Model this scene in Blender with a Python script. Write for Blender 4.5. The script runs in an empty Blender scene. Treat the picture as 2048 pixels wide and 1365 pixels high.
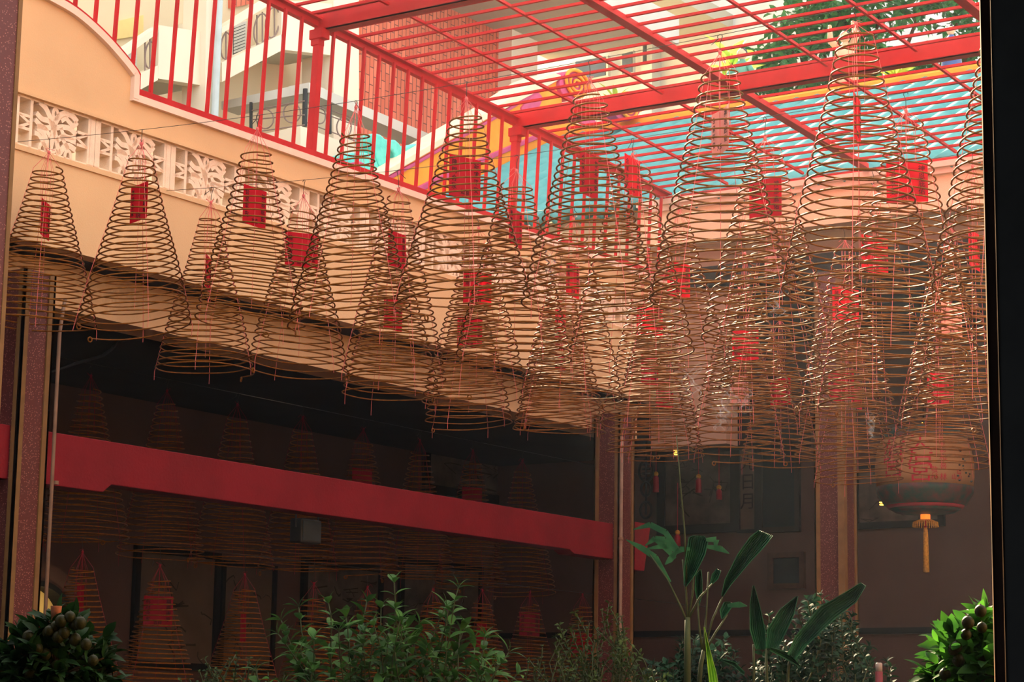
import bpy, bmesh, math, random
from mathutils import Vector, Matrix
random.seed(7)
SC = bpy.context.scene
COL = SC.collection
PI = math.pi
V = Vector

# ------------------------------------------------------------------ camera
FPX = 4452.35
YAW, PIT, ROL = math.radians(34.0267), math.radians(9.9767), math.radians(0.87926)
FWD = V((-math.sin(YAW)*math.cos(PIT), math.cos(YAW)*math.cos(PIT), math.sin(PIT)))
RT0 = V((math.cos(YAW), math.sin(YAW), 0)); UP0 = RT0.cross(FWD)
RT = RT0*math.cos(ROL)+UP0*math.sin(ROL); UP = -RT0*math.sin(ROL)+UP0*math.cos(ROL)
EYE = V((0, 0, 1.6))
cam = bpy.data.cameras.new('camera'); co = bpy.data.objects.new('camera', cam); COL.objects.link(co)
cam.sensor_width = 36.0; cam.lens = FPX/2048*36.0; cam.clip_start = .05; cam.clip_end = 300
m = Matrix.Identity(4)
for i, a in enumerate((RT, UP, -FWD)):
    for j in range(3): m[j][i] = a[j]
m.translation = EYE; co.matrix_world = m
SC.camera = co

def ray(px, py): return FWD+RT*((px-1024)/FPX)-UP*((py-682.5)/FPX)
def onp(ax, val, px, py):
    """world point where the sight line of a photo pixel meets the plane axis=val"""
    d = ray(px, py); return EYE+d*((val-EYE[ax])/d[ax])
def depth(p): return (V(p)-EYE).dot(FWD)
def mpp(p): return depth(p)/FPX

# ------------------------------------------------------------------ materials
def lin(c):
    if isinstance(c, str): c = tuple(int(c[i:i+2], 16)/255 for i in (1, 3, 5))
    return tuple((x/12.92 if x <= .04045 else ((x+.055)/1.055)**2.4) for x in c)+(1,)
def newmat(name):
    mt = bpy.data.materials.new(name); mt.use_nodes = True
    nt = mt.node_tree; b = nt.nodes['Principled BSDF']; return mt, nt, b
def mat(name, col, rough=.75, var=.12, scale=6.0, bump=0.0, bscale=60.0, spec=.3, col2=None, metal=0):
    mt, nt, b = newmat(name); c = lin(col); b.inputs['Roughness'].default_value = rough
    b.inputs['Specular IOR Level'].default_value = spec; b.inputs['Metallic'].default_value = metal
    tc = nt.nodes.new('ShaderNodeTexCoord')
    if var > 0:
        n = nt.nodes.new('ShaderNodeTexNoise'); n.inputs['Scale'].default_value = scale; n.inputs['Detail'].default_value = 5
        nt.links.new(tc.outputs['Object'], n.inputs['Vector'])
        r = nt.nodes.new('ShaderNodeValToRGB')
        d = lin(col2) if col2 else tuple(x*(1-var*2) for x in c[:3])+(1,)
        r.color_ramp.elements[0].position = .32; r.color_ramp.elements[0].color = d
        r.color_ramp.elements[1].position = .62; r.color_ramp.elements[1].color = c
        nt.links.new(n.outputs['Fac'], r.inputs['Fac']); nt.links.new(r.outputs['Color'], b.inputs['Base Color'])
    else: b.inputs['Base Color'].default_value = c
    if bump > 0:
        n2 = nt.nodes.new('ShaderNodeTexNoise'); n2.inputs['Scale'].default_value = bscale; n2.inputs['Detail'].default_value = 4
        nt.links.new(tc.outputs['Object'], n2.inputs['Vector'])
        bp = nt.nodes.new('ShaderNodeBump'); bp.inputs['Strength'].default_value = bump; bp.inputs['Distance'].default_value = .02
        nt.links.new(n2.outputs['Fac'], bp.inputs['Height']); nt.links.new(bp.outputs['Normal'], b.inputs['Normal'])
    return mt
def terrazzo(name, base, chip, scale=80):
    mt, nt, b = newmat(name); tc = nt.nodes.new('ShaderNodeTexCoord')
    v = nt.nodes.new('ShaderNodeTexVoronoi'); v.inputs['Scale'].default_value = scale
    nt.links.new(tc.outputs['Object'], v.inputs['Vector'])
    r = nt.nodes.new('ShaderNodeValToRGB'); r.color_ramp.interpolation = 'LINEAR'
    r.color_ramp.elements[0].position = .20; r.color_ramp.elements[0].color = lin(chip)
    r.color_ramp.elements[1].position = .36; r.color_ramp.elements[1].color = lin(base)
    nt.links.new(v.outputs['Distance'], r.inputs['Fac'])
    s = nt.nodes.new('ShaderNodeSeparateColor'); nt.links.new(v.outputs['Color'], s.inputs['Color'])
    mx = nt.nodes.new('ShaderNodeMix'); mx.data_type = 'RGBA'
    st = nt.nodes.new('ShaderNodeMath'); st.operation = 'GREATER_THAN'; st.inputs[1].default_value = .30
    nt.links.new(s.outputs['Red'], st.inputs[0]); nt.links.new(st.outputs['Value'], mx.inputs['Factor'])
    mx.inputs['A'].default_value = lin(base); nt.links.new(r.outputs['Color'], mx.inputs['B'])
    nt.links.new(mx.outputs['Result'], b.inputs['Base Color']); b.inputs['Roughness'].default_value = .45
    return mt
def brickmat(name):
    mt, nt, b = newmat(name); tc = nt.nodes.new('ShaderNodeTexCoord')
    mp = nt.nodes.new('ShaderNodeMapping'); mp.vector_type = 'POINT'
    sx = nt.nodes.new('ShaderNodeSeparateXYZ'); cb = nt.nodes.new('ShaderNodeCombineXYZ')
    nt.links.new(tc.outputs['Object'], sx.inputs[0])
    nt.links.new(sx.outputs['Z'], cb.inputs['X']); nt.links.new(sx.outputs['Y'], cb.inputs['Y'])   # bricks stand on end
    br = nt.nodes.new('ShaderNodeTexBrick'); br.inputs['Scale'].default_value = 1.0
    br.inputs['Brick Width'].default_value = .24; br.inputs['Row Height'].default_value = .086
    br.inputs['Mortar Size'].default_value = .007; br.inputs['Color1'].default_value = lin('#df7d62')
    br.inputs['Color2'].default_value = lin('#c9664c'); br.inputs['Mortar'].default_value = lin('#74443a')
    nt.links.new(cb.outputs[0], br.inputs['Vector'])
    n = nt.nodes.new('ShaderNodeTexNoise'); n.inputs['Scale'].default_value = 1.6
    nt.links.new(cb.outputs[0], n.inputs['Vector'])
    r = nt.nodes.new('ShaderNodeValToRGB'); r.color_ramp.interpolation = 'CONSTANT'
    r.color_ramp.elements[0].color = (0, 0, 0, 1); r.color_ramp.elements[1].position = .73; r.color_ramp.elements[1].color = (1, 1, 1, 1)
    nt.links.new(n.outputs['Fac'], r.inputs['Fac'])
    mx = nt.nodes.new('ShaderNodeMix'); mx.data_type = 'RGBA'
    nt.links.new(r.outputs['Color'], mx.inputs['Factor']); nt.links.new(br.outputs['Color'], mx.inputs['A'])
    mx.inputs['B'].default_value = lin('#8d8a86'); nt.links.new(mx.outputs['Result'], b.inputs['Base Color'])
    b.inputs['Roughness'].default_value = .85
    return mt
def leafmat(name, col, col2, trans=.35, rough=.4):
    mt, nt, b = newmat(name); tc = nt.nodes.new('ShaderNodeTexCoord')
    n = nt.nodes.new('ShaderNodeTexNoise'); n.inputs['Scale'].default_value = 9
    nt.links.new(tc.outputs['Object'], n.inputs['Vector'])
    r = nt.nodes.new('ShaderNodeValToRGB'); r.color_ramp.elements[0].position = .35; r.color_ramp.elements[0].color = lin(col2)
    r.color_ramp.elements[1].position = .65; r.color_ramp.elements[1].color = lin(col)
    nt.links.new(n.outputs['Fac'], r.inputs['Fac']); nt.links.new(r.outputs['Color'], b.inputs['Base Color'])
    b.inputs['Roughness'].default_value = rough; b.inputs['Specular IOR Level'].default_value = .1
    t = nt.nodes.new('ShaderNodeBsdfTranslucent'); nt.links.new(r.outputs['Color'], t.inputs['Color'])
    ms = nt.nodes.new('ShaderNodeMixShader'); ms.inputs[0].default_value = trans
    out = nt.nodes['Material Output']
    nt.links.new(b.outputs[0], ms.inputs[1]); nt.links.new(t.outputs[0], ms.inputs[2]); nt.links.new(ms.outputs[0], out.inputs['Surface'])
    return mt
def papermat(name, col, trans=.3):
    return leafmat(name, col, col, trans, .6)
def emit(name, col, s):
    mt, nt, b = newmat(name); b.inputs['Base Color'].default_value = lin(col)
    b.inputs['Emission Color'].default_value = lin(col); b.inputs['Emission Strength'].default_value = s
    return mt
M = dict(
 peach=mat('peach_plaster', '#deb88c', .9, .05, 1.2, .12, 90, .1),
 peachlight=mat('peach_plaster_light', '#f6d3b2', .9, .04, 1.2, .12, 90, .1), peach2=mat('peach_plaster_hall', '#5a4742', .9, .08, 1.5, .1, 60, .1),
 pink=mat('pale_pink_trim', '#efd3c0', .85, .06, 3, .1, 60, .1),
 block=mat('breeze_concrete', '#f5dcc2', .9, .06, 14, .25, 120, .1),
 red=mat('red_paint_steel', '#c42326', .55, .10, 4, .05, 40, .15),
 redbeam=mat('red_paint_plaster', '#7c1622', .7, .10, 3, .2, 50, .2),
 terr=terrazzo('red_terrazzo', '#552424', '#97645a'),
 trim=mat('gold_brown_trim', '#7a5a36', .6, .1, 10, 0, 60, .3),
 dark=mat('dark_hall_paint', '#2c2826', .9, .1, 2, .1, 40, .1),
 black=mat('black_frame_wood', '#15181b', .6, .1, 8, 0, 60, .2),
 edge=mat('sun_glint_edge', '#8a5c2c', .6, .35, 14), leafdark=mat('dark_door_leaf', '#565e66', .7, .1, 8, 0, 60, .2), jamb=mat('dark_door_timber', '#3a2018', .6, .2, 12, .1, 60, .3),
 floor=mat('floor_tile', '#3a3432', .7, .15, 3, .1, 30, .2),
 incense=mat('incense_rod', '#824a14', .55, .2, 30, .4, 260, .5, '#5c330d'),
 thread=mat('pink_thread', '#e2706e', .8, .1, 20),
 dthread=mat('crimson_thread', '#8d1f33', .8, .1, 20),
 hook=mat('dark_wire', '#3a322c', .4, .1, 20, 0, 60, .5, None, .6),
 tag=papermat('red_paper', '#d8142f', .35), tagshade=papermat('shaded_red_paper', '#8c1428', .2), tagpink=papermat('pale_pink_paper', '#e9a9a0', .4),  # hall tags: same red paper with the hall's shade in its colour
 ink=mat('black_ink', '#1a0a10', .8, 0), pale_ink=mat('grey_brush_ink', '#3c3630', .8, .2, 9), redink=mat('red_ink', '#b01a30', .8, .1, 20),
 turq=mat('turquoise_tile', '#629fa0', .85, .10, 5, .05, 40, .05, '#4e9196'),
 orange=mat('orange_roof_plaster', '#f6a23c', .7, .10, 4, .1, 40, .2, '#f0942e'),
 magenta=mat('magenta_roof_paint', '#cc5080', .7, .08, 8), beamshade=mat('cornice_shaded_plaster', '#a68672', .9, .08, 1.5, .1, 60, .1), ventglow=mat('vent_glow_cream', '#fbe9bd', .9, .08, 3.0), rcream=mat('cream_roof_cap', '#f6dcc0', .8, .06, 6),
 mint=mat('mint_dragon_glaze', '#5fd8cc', .4, .10, 12, .2, 30, .5, '#48c4bc'),
 cream=mat('cream_render', '#e8dfcb', .9, .04, 1.0, .05, 40, .1), cream2=mat('beige_render', '#dccbac', .9, .05, 1.0, .05, 40, .1),
 grey=mat('grey_soffit', '#b9b6a6', .9, .05, 1.0), palegrey=mat('pale_grey_band', '#cccec8', .9, .06, 2.0),
 yellow=mat('yellow_render', '#e6cf8c', .9, .08, 3.0), white=mat('weathered_white_wall', '#c6c8c6', .9, .10, 1.5),
 brick=brickmat('end_on_brick'), window=mat('window_dark', '#46525c', .2, .1, 5, 0, 60, .6),
 pipe=mat('pale_blue_pipe', '#bccdd2', .5, .06, 6), pipe2=mat('downpipe_pale', '#8a6c5a', .6, .15, 8), iron=mat('thin_iron', '#8c7a74', .6, .1, 10), darkiron=mat('dark_iron', '#33373b', .6, .1, 10),
 bark=mat('bark', '#5b4634', .9, .2, 12, .4, 50, .1), stem=mat('green_stem', '#3a4428', .7, .2, 12), pot=mat('glazed_pot', '#4a3026', .4, .15, 8, 0, 60, .5), soil=mat('soil', '#2a1f18', .95, .2, 30),
 canopy=leafmat('tree_leaf', '#4f8a4c', '#2e5c3a', .35), palm=leafmat('palm_leaf', '#39704a', '#22503a', .25, .5), shrub=leafmat('shrub_leaf', '#456e30', '#284a24', .25, .5),
 fine=leafmat('fine_leaf', '#4a5a2c', '#283c24', .25, .6), citrus=leafmat('citrus_leaf', '#4a8426', '#244a1c', .5, .45), ygreen=leafmat('yellow_green_leaf', '#b3cf56', '#88b048', .4),
 bushleaf=leafmat('bush_leaf', '#24452f', '#162e22', .2, .6), citrusdark=leafmat('shaded_citrus_leaf', '#23401c', '#132a14', .25, .5), fruit=mat('kumquat_peel', '#2c2a12', .45, .2, 6, .1, 200, .12, '#1e2610'),  # shaded citrus leaf: the left tree's shade put into its colour
 cotta=mat('terracotta', '#a8664a', .8, .12, 10, .2, 60, .2),
 lcream=papermat('lantern_paper', '#a87c54', .25), lgreen=mat('lantern_green', '#1c3c36', .6, .3, 10, 0, 60, .3, '#5a2c2c'), lred=mat('lantern_red', '#a02034', .6, .1, 8), gold=mat('gold_tassel', '#d09a3c', .7, .2, 60),
 picture=mat('ink_painting', '#5c554c', .5, .3, 5, 0, 60, .3, '#3c3a36'), paper2=mat('scroll_paper', '#5e5248', .8, .1, 4), glass=mat('dark_glass', '#1c2a33', .15, .1, 3, 0, 60, .6), wood=mat('brown_frame_wood', '#4a3226', .5, .2, 12),
 robe=mat('green_glazed_robe', '#5a9f8a', .4, .2, 8), skin=mat('buff_pottery', '#d8b493', .6, .1, 8), hair=mat('dark_hair_glaze', '#3c3c44', .5, .1, 8), blue=mat('cobalt_glaze', '#3e5fa0', .4, .2, 8),
 lampglow=emit('warm_lamp', '#ffc24a', 5), flame=emit('candle_glow', '#ff7a22', 1.3), candle=mat('red_candle', '#6a0e1c', .5, .1, 8),
)
M['incense'].node_tree.nodes['Principled BSDF'].inputs['Specular Tint'].default_value = (1, .66, .20, 1)
# smoke
def smokemat():
    mt, nt, b = newmat('smoke_wisp'); b.inputs['Base Color'].default_value = lin('#cfd8e4'); b.inputs['Roughness'].default_value = 1
    tr = nt.nodes.new('ShaderNodeBsdfTransparent'); ms = nt.nodes.new('ShaderNodeMixShader'); ms.inputs[0].default_value = .10
    out = nt.nodes['Material Output']; nt.links.new(tr.outputs[0], ms.inputs[1]); nt.links.new(b.outputs[0], ms.inputs[2]); nt.links.new(ms.outputs[0], out.inputs['Surface'])
    return mt
M['smoke'] = smokemat()

# ------------------------------------------------------------------ mesh builder
class MB:
    def __init__(s): s.v = []; s.f = []
    def box(s, a, b):
        x0, y0, z0 = [min(a[i], b[i]) for i in range(3)]; x1, y1, z1 = [max(a[i], b[i]) for i in range(3)]
        n = len(s.v); s.v += [(x0, y0, z0), (x1, y0, z0), (x1, y1, z0), (x0, y1, z0), (x0, y0, z1), (x1, y0, z1), (x1, y1, z1), (x0, y1, z1)]
        s.f += [tuple(n+i for i in q) for q in ((3, 2, 1, 0), (4, 5, 6, 7), (0, 1, 5, 4), (1, 2, 6, 5), (2, 3, 7, 6), (3, 0, 4, 7))]; return s
    def prism(s, pts, vec):
        pts = [V(p) for p in pts]; vec = V(vec); k = len(pts)
        nrm = V((0, 0, 0))
        for i in range(k): nrm += pts[i].cross(pts[(i+1) % k])
        if nrm.dot(vec) > 0: pts = pts[::-1]
        n = len(s.v); s.v += [tuple(p) for p in pts]+[tuple(p+vec) for p in pts]
        s.f.append(tuple(range(n, n+k))); s.f.append(tuple(range(n+2*k-1, n+k-1, -1)))
        for i in range(k):
            j = (i+1) % k; s.f.append((n+j, n+i, n+k+i, n+k+j))
        return s
    def tube(s, path, r, sides=6, cap=True, closed=False):
        P = [V(p) for p in path]; n0 = len(s.v); k = len(P); rr = r if isinstance(r, (list, tuple)) else [r]*k
        prev = None
        for i, p in enumerate(P):
            if closed: t = P[(i+1) % k]-P[i-1]
            else: t = P[min(i+1, k-1)]-P[max(i-1, 0)]
            if t.length < 1e-9: t = V((0, 0, 1))
            t.normalize()
            if prev is None: a = t.cross(V((0, 0, 1))); a = a if a.length > .05 else t.cross(V((1, 0, 0)))
            else: a = prev-t*prev.dot(t); a = a if a.length > 1e-4 else t.cross(V((.3, .5, .8)))
            a.normalize(); prev = a; b = t.cross(a)
            for q in range(sides):
                w = 2*PI*q/sides; c = p+(a*math.cos(w)+b*math.sin(w))*rr[i]; s.v.append((c.x, c.y, c.z))
        for i in range(k if closed else k-1):
            i2 = (i+1) % k
            for q in range(sides):
                q2 = (q+1) % sides; s.f.append((n0+i*sides+q, n0+i*sides+q2, n0+i2*sides+q2, n0+i2*sides+q))
        if cap and not closed:
            s.f.append(tuple(n0+q for q in range(sides))[::-1]); s.f.append(tuple(n0+(k-1)*sides+q for q in range(sides)))
        return s
    def lathe(s, prof, c=(0, 0, 0), seg=20):
        n0 = len(s.v); k = len(prof); c = V(c)
        for r, z in prof:
            for q in range(seg):
                w = 2*PI*q/seg; s.v.append((c.x+r*math.cos(w), c.y+r*math.sin(w), c.z+z))
        for i in range(k-1):
            for q in range(seg):
                q2 = (q+1) % seg; s.f.append((n0+i*seg+q, n0+i*seg+q2, n0+(i+1)*seg+q2, n0+(i+1)*seg+q))
        s.f.append(tuple(n0+q for q in range(seg))[::-1]); s.f.append(tuple(n0+(k-1)*seg+q for q in range(seg)))
        return s
    def ball(s, c, r, seg=12, sq=(1, 1, 1)):
        n0 = len(s.v); rings = max(4, seg//2); c = V(c)
        for i in range(rings+1):
            th = PI*i/rings
            for q in range(seg):
                w = 2*PI*q/seg; s.v.append((c.x+r*sq[0]*math.sin(th)*math.cos(w), c.y+r*sq[1]*math.sin(th)*math.sin(w), c.z+r*sq[2]*math.cos(th)))
        for i in range(rings):
            for q in range(seg):
                q2 = (q+1) % seg; s.f.append((n0+i*seg+q, n0+(i+1)*seg+q, n0+(i+1)*seg+q2, n0+i*seg+q2))
        return s
    def leaf(s, p, d, nrm, L, W, fold=.25, droop=.15, fine=True):
        p = V(p); d = V(d).normalized(); nrm = V(nrm); nrm = (nrm-d*nrm.dot(d))
        if nrm.length < 1e-4: nrm = d.orthogonal()
        nrm.normalize(); sd = d.cross(nrm); n = len(s.v)
        T = ((.0, .06), (.14, .52), (.32, .92), (.52, 1.0), (.72, .74), (.88, .36), (1.0, .02)) if fine else ((.0, .08), (.35, .95), (.7, .75), (1.0, .03))
        for t, w in T:
            c = p+d*(L*t)+nrm*(L*(.22*t-(.22+droop)*t*t))
            for k in (-1, 0, 1):
                q = c+sd*(k*w*W*.5)+nrm*(abs(k)*w*W*fold*.5); s.v.append((q.x, q.y, q.z))
        for i in range(len(T)-1):
            for k in (0, 1): s.f.append((n+3*i+k, n+3*i+k+1, n+3*i+k+4, n+3*i+k+3))
        return s
    def ribbon(s, pts, w, dvec, pn):
        """flat bar of width w along a polyline lying in a plane of normal pn, extruded by dvec"""
        pts = [V(p) for p in pts]; pn = V(pn); k = len(pts); L = []; Rr = []
        for i in range(k):
            t = (pts[min(i+1, k-1)]-pts[max(i-1, 0)]).normalized(); sd = t.cross(pn).normalized()
            L.append(pts[i]+sd*w/2); Rr.append(pts[i]-sd*w/2)
        for i in range(k-1): s.prism([L[i], L[i+1], Rr[i+1], Rr[i]], dvec)
        return s
    def mesh(s, name, mt, smooth=False):
        me = bpy.data.meshes.new(name); me.from_pydata(s.v, [], s.f)
        if mt: me.materials.append(M[mt] if isinstance(mt, str) else mt)
        if smooth: me.polygons.foreach_set('use_smooth', [True]*len(me.polygons))
        me.update(); return me
    def build(s, name, mt, parent=None, smooth=False, bevel=0):
        o = bpy.data.objects.new(name, s.mesh(name, mt, smooth)); COL.objects.link(o)
        if parent: o.parent = parent
        if bevel:
            b = o.modifiers.new('bevel', 'BEVEL'); b.width = bevel; b.segments = 2; b.limit_method = 'ANGLE'
        return o
def tag(o, label=None, cat=None, group=None, kind=None):
    if label: o['label'] = label
    if cat: o['category'] = cat
    if group: o['group'] = group
    if kind or cat: o['kind'] = kind or 'thing'
    return o
def empty(name, loc=(0, 0, 0), label=None, cat=None, group=None, rz=0):
    o = bpy.data.objects.new(name, None); COL.objects.link(o); o.location = loc; o.rotation_euler = (0, 0, rz); o.empty_display_size = .1
    return tag(o, label, cat, group)
def struct(name, mb, mt, parent=None, bevel=0):
    o = mb.build(name, mt, parent, bevel=bevel)
    if not parent: o['kind'] = 'structure'
    return o
def PX(ax, val, pts): return [onp(ax, val, *p) for p in pts]
def slab(ax, val, pts, t):
    """solid plate whose front outline lies on plane axis=val; t metres thick, away from the courtyard"""
    vec = [0, 0, 0]; vec[ax] = t if ax == 1 else (-t if ax == 0 else t)
    return MB().prism(PX(ax, val, pts), vec)
_txt = {}
def textmesh(body, size, mt, extrude=.0006, spacing=1.0, flat=1.0):
    key = (body, size, mt, flat)
    if key in _txt: return _txt[key]
    cu = bpy.data.curves.new('ink', 'FONT'); cu.body = body; cu.size = size; cu.align_x = 'CENTER'; cu.align_y = 'CENTER'
    cu.space_line = spacing; cu.extrude = extrude; cu.resolution_u = 2
    o = bpy.data.objects.new('ink', cu); COL.objects.link(o); bpy.context.view_layer.update()
    me = bpy.data.meshes.new_from_object(o.evaluated_get(bpy.context.evaluated_depsgraph_get()))
    bpy.data.objects.remove(o); bpy.data.curves.remove(cu)
    me.materials.clear(); me.materials.append(M[mt]); _txt[key] = me; return me
def text(name, body, size, mt, parent, loc, ydir=(0, 0, 1), ndir=(0, -1, 0), spacing=1.0, sx=1.0):
    o = bpy.data.objects.new(name, textmesh(body, size, mt, .0006, spacing)); COL.objects.link(o)
    y = V(ydir).normalized(); z = V(ndir).normalized(); x = y.cross(z).normalized(); mm = Matrix.Identity(4)
    for i, a in enumerate((x*sx, y, z)):
        for j in range(3): mm[j][i] = a[j]
    mm.translation = loc
    if parent: o.parent = parent; o.matrix_local = mm
    else: o.matrix_world = mm
    return o

def smooth(pts, n=5):
    """points of a Catmull-Rom curve through pts"""
    P = [pts[0]]+list(pts)+[pts[-1]]; out = []
    for i in range(1, len(P)-2):
        for j in range(n):
            t = j/n; out.append(tuple(.5*(2*b+(c-a)*t+(2*a-5*b+4*c-d)*t*t+(3*b-a-3*c+d)*t**3) for a, b, c, d in zip(P[i-1], P[i], P[i+1], P[i+2])))
    return out+[tuple(pts[-1])]
# ------------------------------------------------------------------ key planes
XL, YC = -10.831, 18.758           # left wall face and right wall face of the courtyard
ROWY = [10.1, 11.542, 12.98, 14.42, 15.86, 17.3]
def rail_z(y): return 7.10-.0455*(y-13.22)

# ------------------------------------------------------------------ courtyard floor and shell
struct('floor', MB().box((-30, -7, -.2), (8, 42, 0)), 'floor')
# ---- left wall: fascia, breeze-block band, parapet
wl = MB()
wl.box((XL-.30, 4.0, 4.79), (XL, YC, 5.415))
prof = [(4.0, 5.795), (YC, 5.795), (YC, 5.985), (11.14, 5.985)]+smooth([(11.14, 6.165), (11.02, 6.245), (10.815, 6.355), (10.56, 6.45), (10.32, 6.488), (9.9, 6.52)])+[(4.0, 6.52)]
wl.prism([(XL, y, z) for y, z in prof], (-.24, 0, 0))
wl.box((XL-.30, 4.0, 5.385), (XL+.015, YC, 5.42))
wl.box((XL-.28, 4.0, 5.775), (XL+.02, YC, 5.80))
wall_left = struct('wall_left', wl, 'peach')
LBX = XL-.33; struct('lower_beam', MB().box((LBX-.3, 4.0, onp(0, LBX, 600, 727).z), (LBX, YC, 4.80)), 'peach', wall_left)
wall_left['x'] = 0; del wall_left['x']
cap = MB().box((XL-.28, 11.14, 5.983), (XL+.035, YC, 6.035))
ys = [(11.167, 6.0)]+smooth([(11.167, 6.175), (11.04, 6.255), (10.83, 6.365), (10.57, 6.46), (10.325, 6.50), (9.9, 6.535)])+[(4.0, 6.54)]
cap.ribbon([(XL+.038, y, z) for y, z in ys], .055, (-.31, 0, 0), (1, 0, 0))
struct('parapet_cap', cap, 'pink', wall_left)
# one breeze block: two lattice columns and a leaf panel (y along wall, z up), origin lower left
def breeze():
    b = MB(); W, H, D = .77, .365, .11
    def bar(y0, z0, y1, z1): b.box((0, y0, z0), (-D, y1, z1))
    bar(0, 0, W, .022); bar(0, H-.022, W, H); bar(0, 0, .05, H); bar(W-.05, 0, W, H)
    for u in (.05, .60):
        bar(u+.10, 0, u+.125, H); bar(u-.0, .125, u+.10, .145); bar(u, .215, u+.10, .235)
        c = (u+.01 if u < .3 else u+.09)
        for z in (.13, .225): b.ribbon([(0, u+.05+(.05 if c < .3 else -.05), .18), (0, u+(.0 if c < .3 else .1), z)], .02, (-D, 0, 0), (1, 0, 0))
    def rb(pts, w=.024): b.ribbon([(0, .20+p[0]*.40, .01+p[1]*.345) for p in smooth(pts, 4)], w*1.6, (-D, 0, 0), (1, 0, 0))
    rb([(.34, 0), (.40, .25), (.43, .5), (.42, .62)], .03); rb([(.58, .05), (.52, .3), (.46, .5), (.44, .62)], .026)
    rb([(.42, .6), (.33, .75), (.22, .9), (.08, .98)], .026); rb([(.42, .6), (.30, .66), (.15, .66), (.02, .74)]); rb([(.40, .56), (.25, .50), (.12, .52), (.0, .60)])
    rb([(.36, .35), (.22, .50), (.05, .48)], .02); rb([(.34, .1), (.20, .38), (.06, .46)], .03); rb([(.34, .0), (.12, .30), (.0, .33)], .02)
    rb([(.44, .6), (.52, .78), (.66, .9), (.84, .92), (.98, .82)], .028); rb([(.98, .82), (.90, .72), (.80, .76), (.70, .82), (.60, .74)], .022)
    rb([(.48, .56), (.62, .62), (.80, .64), (.97, .56)], .024); rb([(.60, .60), (.68, .48), (.84, .46), (.97, .52)], .02); rb([(.52, .30), (.66, .42), (.97, .40)], .024)
    rb([(.58, .05), (.76, .28), (.97, .24)], .026); rb([(.60, .44), (.80, .22)], .02)
    for cy, cz, r in ((.46, .84, .10), (.2, .04, .13), (.80, .05, .13), (.5, .02, .09)):
        rb([(cy+r*.55*math.cos(t*PI/5), cz+r*math.sin(t*PI/5)) for t in range(11)], .016)
    return b.mesh('breeze_block', 'block')
bme = breeze()
y = 10.065-.77*4; i = 0
while y < 18.3:
    o = bpy.data.objects.new('breeze_block', bme); COL.objects.link(o); o.parent = wall_left; o.location = (XL-.015, y, 5.418)
    o.scale = (1, min(.766, YC-.02-y)/.77, 1); y += .77
struct('added_glow_wall', MB().box((-13.65, 4, 4.95), (-13.5, YC-.1, 6.9)), 'ventglow')  # added wall, bright yellow cream, to make the block openings glow
# ---- right wall (upper band above the open hall) and the short return beside the corner pillar
wr = MB()
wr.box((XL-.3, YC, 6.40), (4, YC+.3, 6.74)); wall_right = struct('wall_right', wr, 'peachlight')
cr = MB().box((XL-.3, YC-.05, 6.735), (4, YC+.3, 6.795)); cr.box((XL-.3, YC-.09, 6.79), (4, YC+.3, 6.845))
struct('cornice', cr, 'pink', wall_right)
q = MB().box((XL-.2, YC+.42, 5.95), (4, YC+.6, 6.45)); q.box((XL-.3, YC+.22, 4.40), (-10.28, YC+.45, 6.42)); struct('inner_beam', q, 'beamshade', wall_right)  # brown colour puts the cornice's shade into the plaster
# far side wing of the courtyard, right of the frame
we = MB().box((2.6, 4.4, 0), (2.9, 18.7, 6.0)); struct('wall_east', we, 'peach')
# ---- halls behind
hl = MB()
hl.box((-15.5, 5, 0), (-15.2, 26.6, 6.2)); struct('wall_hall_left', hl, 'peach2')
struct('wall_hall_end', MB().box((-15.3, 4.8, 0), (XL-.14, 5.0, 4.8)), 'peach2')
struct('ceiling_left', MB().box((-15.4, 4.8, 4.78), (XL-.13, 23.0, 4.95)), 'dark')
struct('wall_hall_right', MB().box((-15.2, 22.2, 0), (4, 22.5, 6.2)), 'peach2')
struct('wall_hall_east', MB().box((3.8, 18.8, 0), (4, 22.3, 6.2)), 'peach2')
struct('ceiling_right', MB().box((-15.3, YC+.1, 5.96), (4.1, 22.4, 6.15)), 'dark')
dd = MB().box((-15.2, 22.15, 2.70), (4, 22.2, 2.765)); struct('trim_1', dd, 'black')
# ---- front hall round the viewer (kept dark by its own roof and walls)
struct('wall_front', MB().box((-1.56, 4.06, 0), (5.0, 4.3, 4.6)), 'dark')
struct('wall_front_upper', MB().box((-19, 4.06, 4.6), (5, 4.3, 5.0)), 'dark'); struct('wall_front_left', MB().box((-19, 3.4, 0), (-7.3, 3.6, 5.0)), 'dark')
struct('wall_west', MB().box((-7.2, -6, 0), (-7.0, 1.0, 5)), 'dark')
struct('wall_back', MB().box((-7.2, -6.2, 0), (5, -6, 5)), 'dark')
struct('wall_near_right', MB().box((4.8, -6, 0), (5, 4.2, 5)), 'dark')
struct('ceiling_front', MB().box((-7.2, -6.2, 4.4), (5, 4.2, 4.6)), 'dark')

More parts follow.
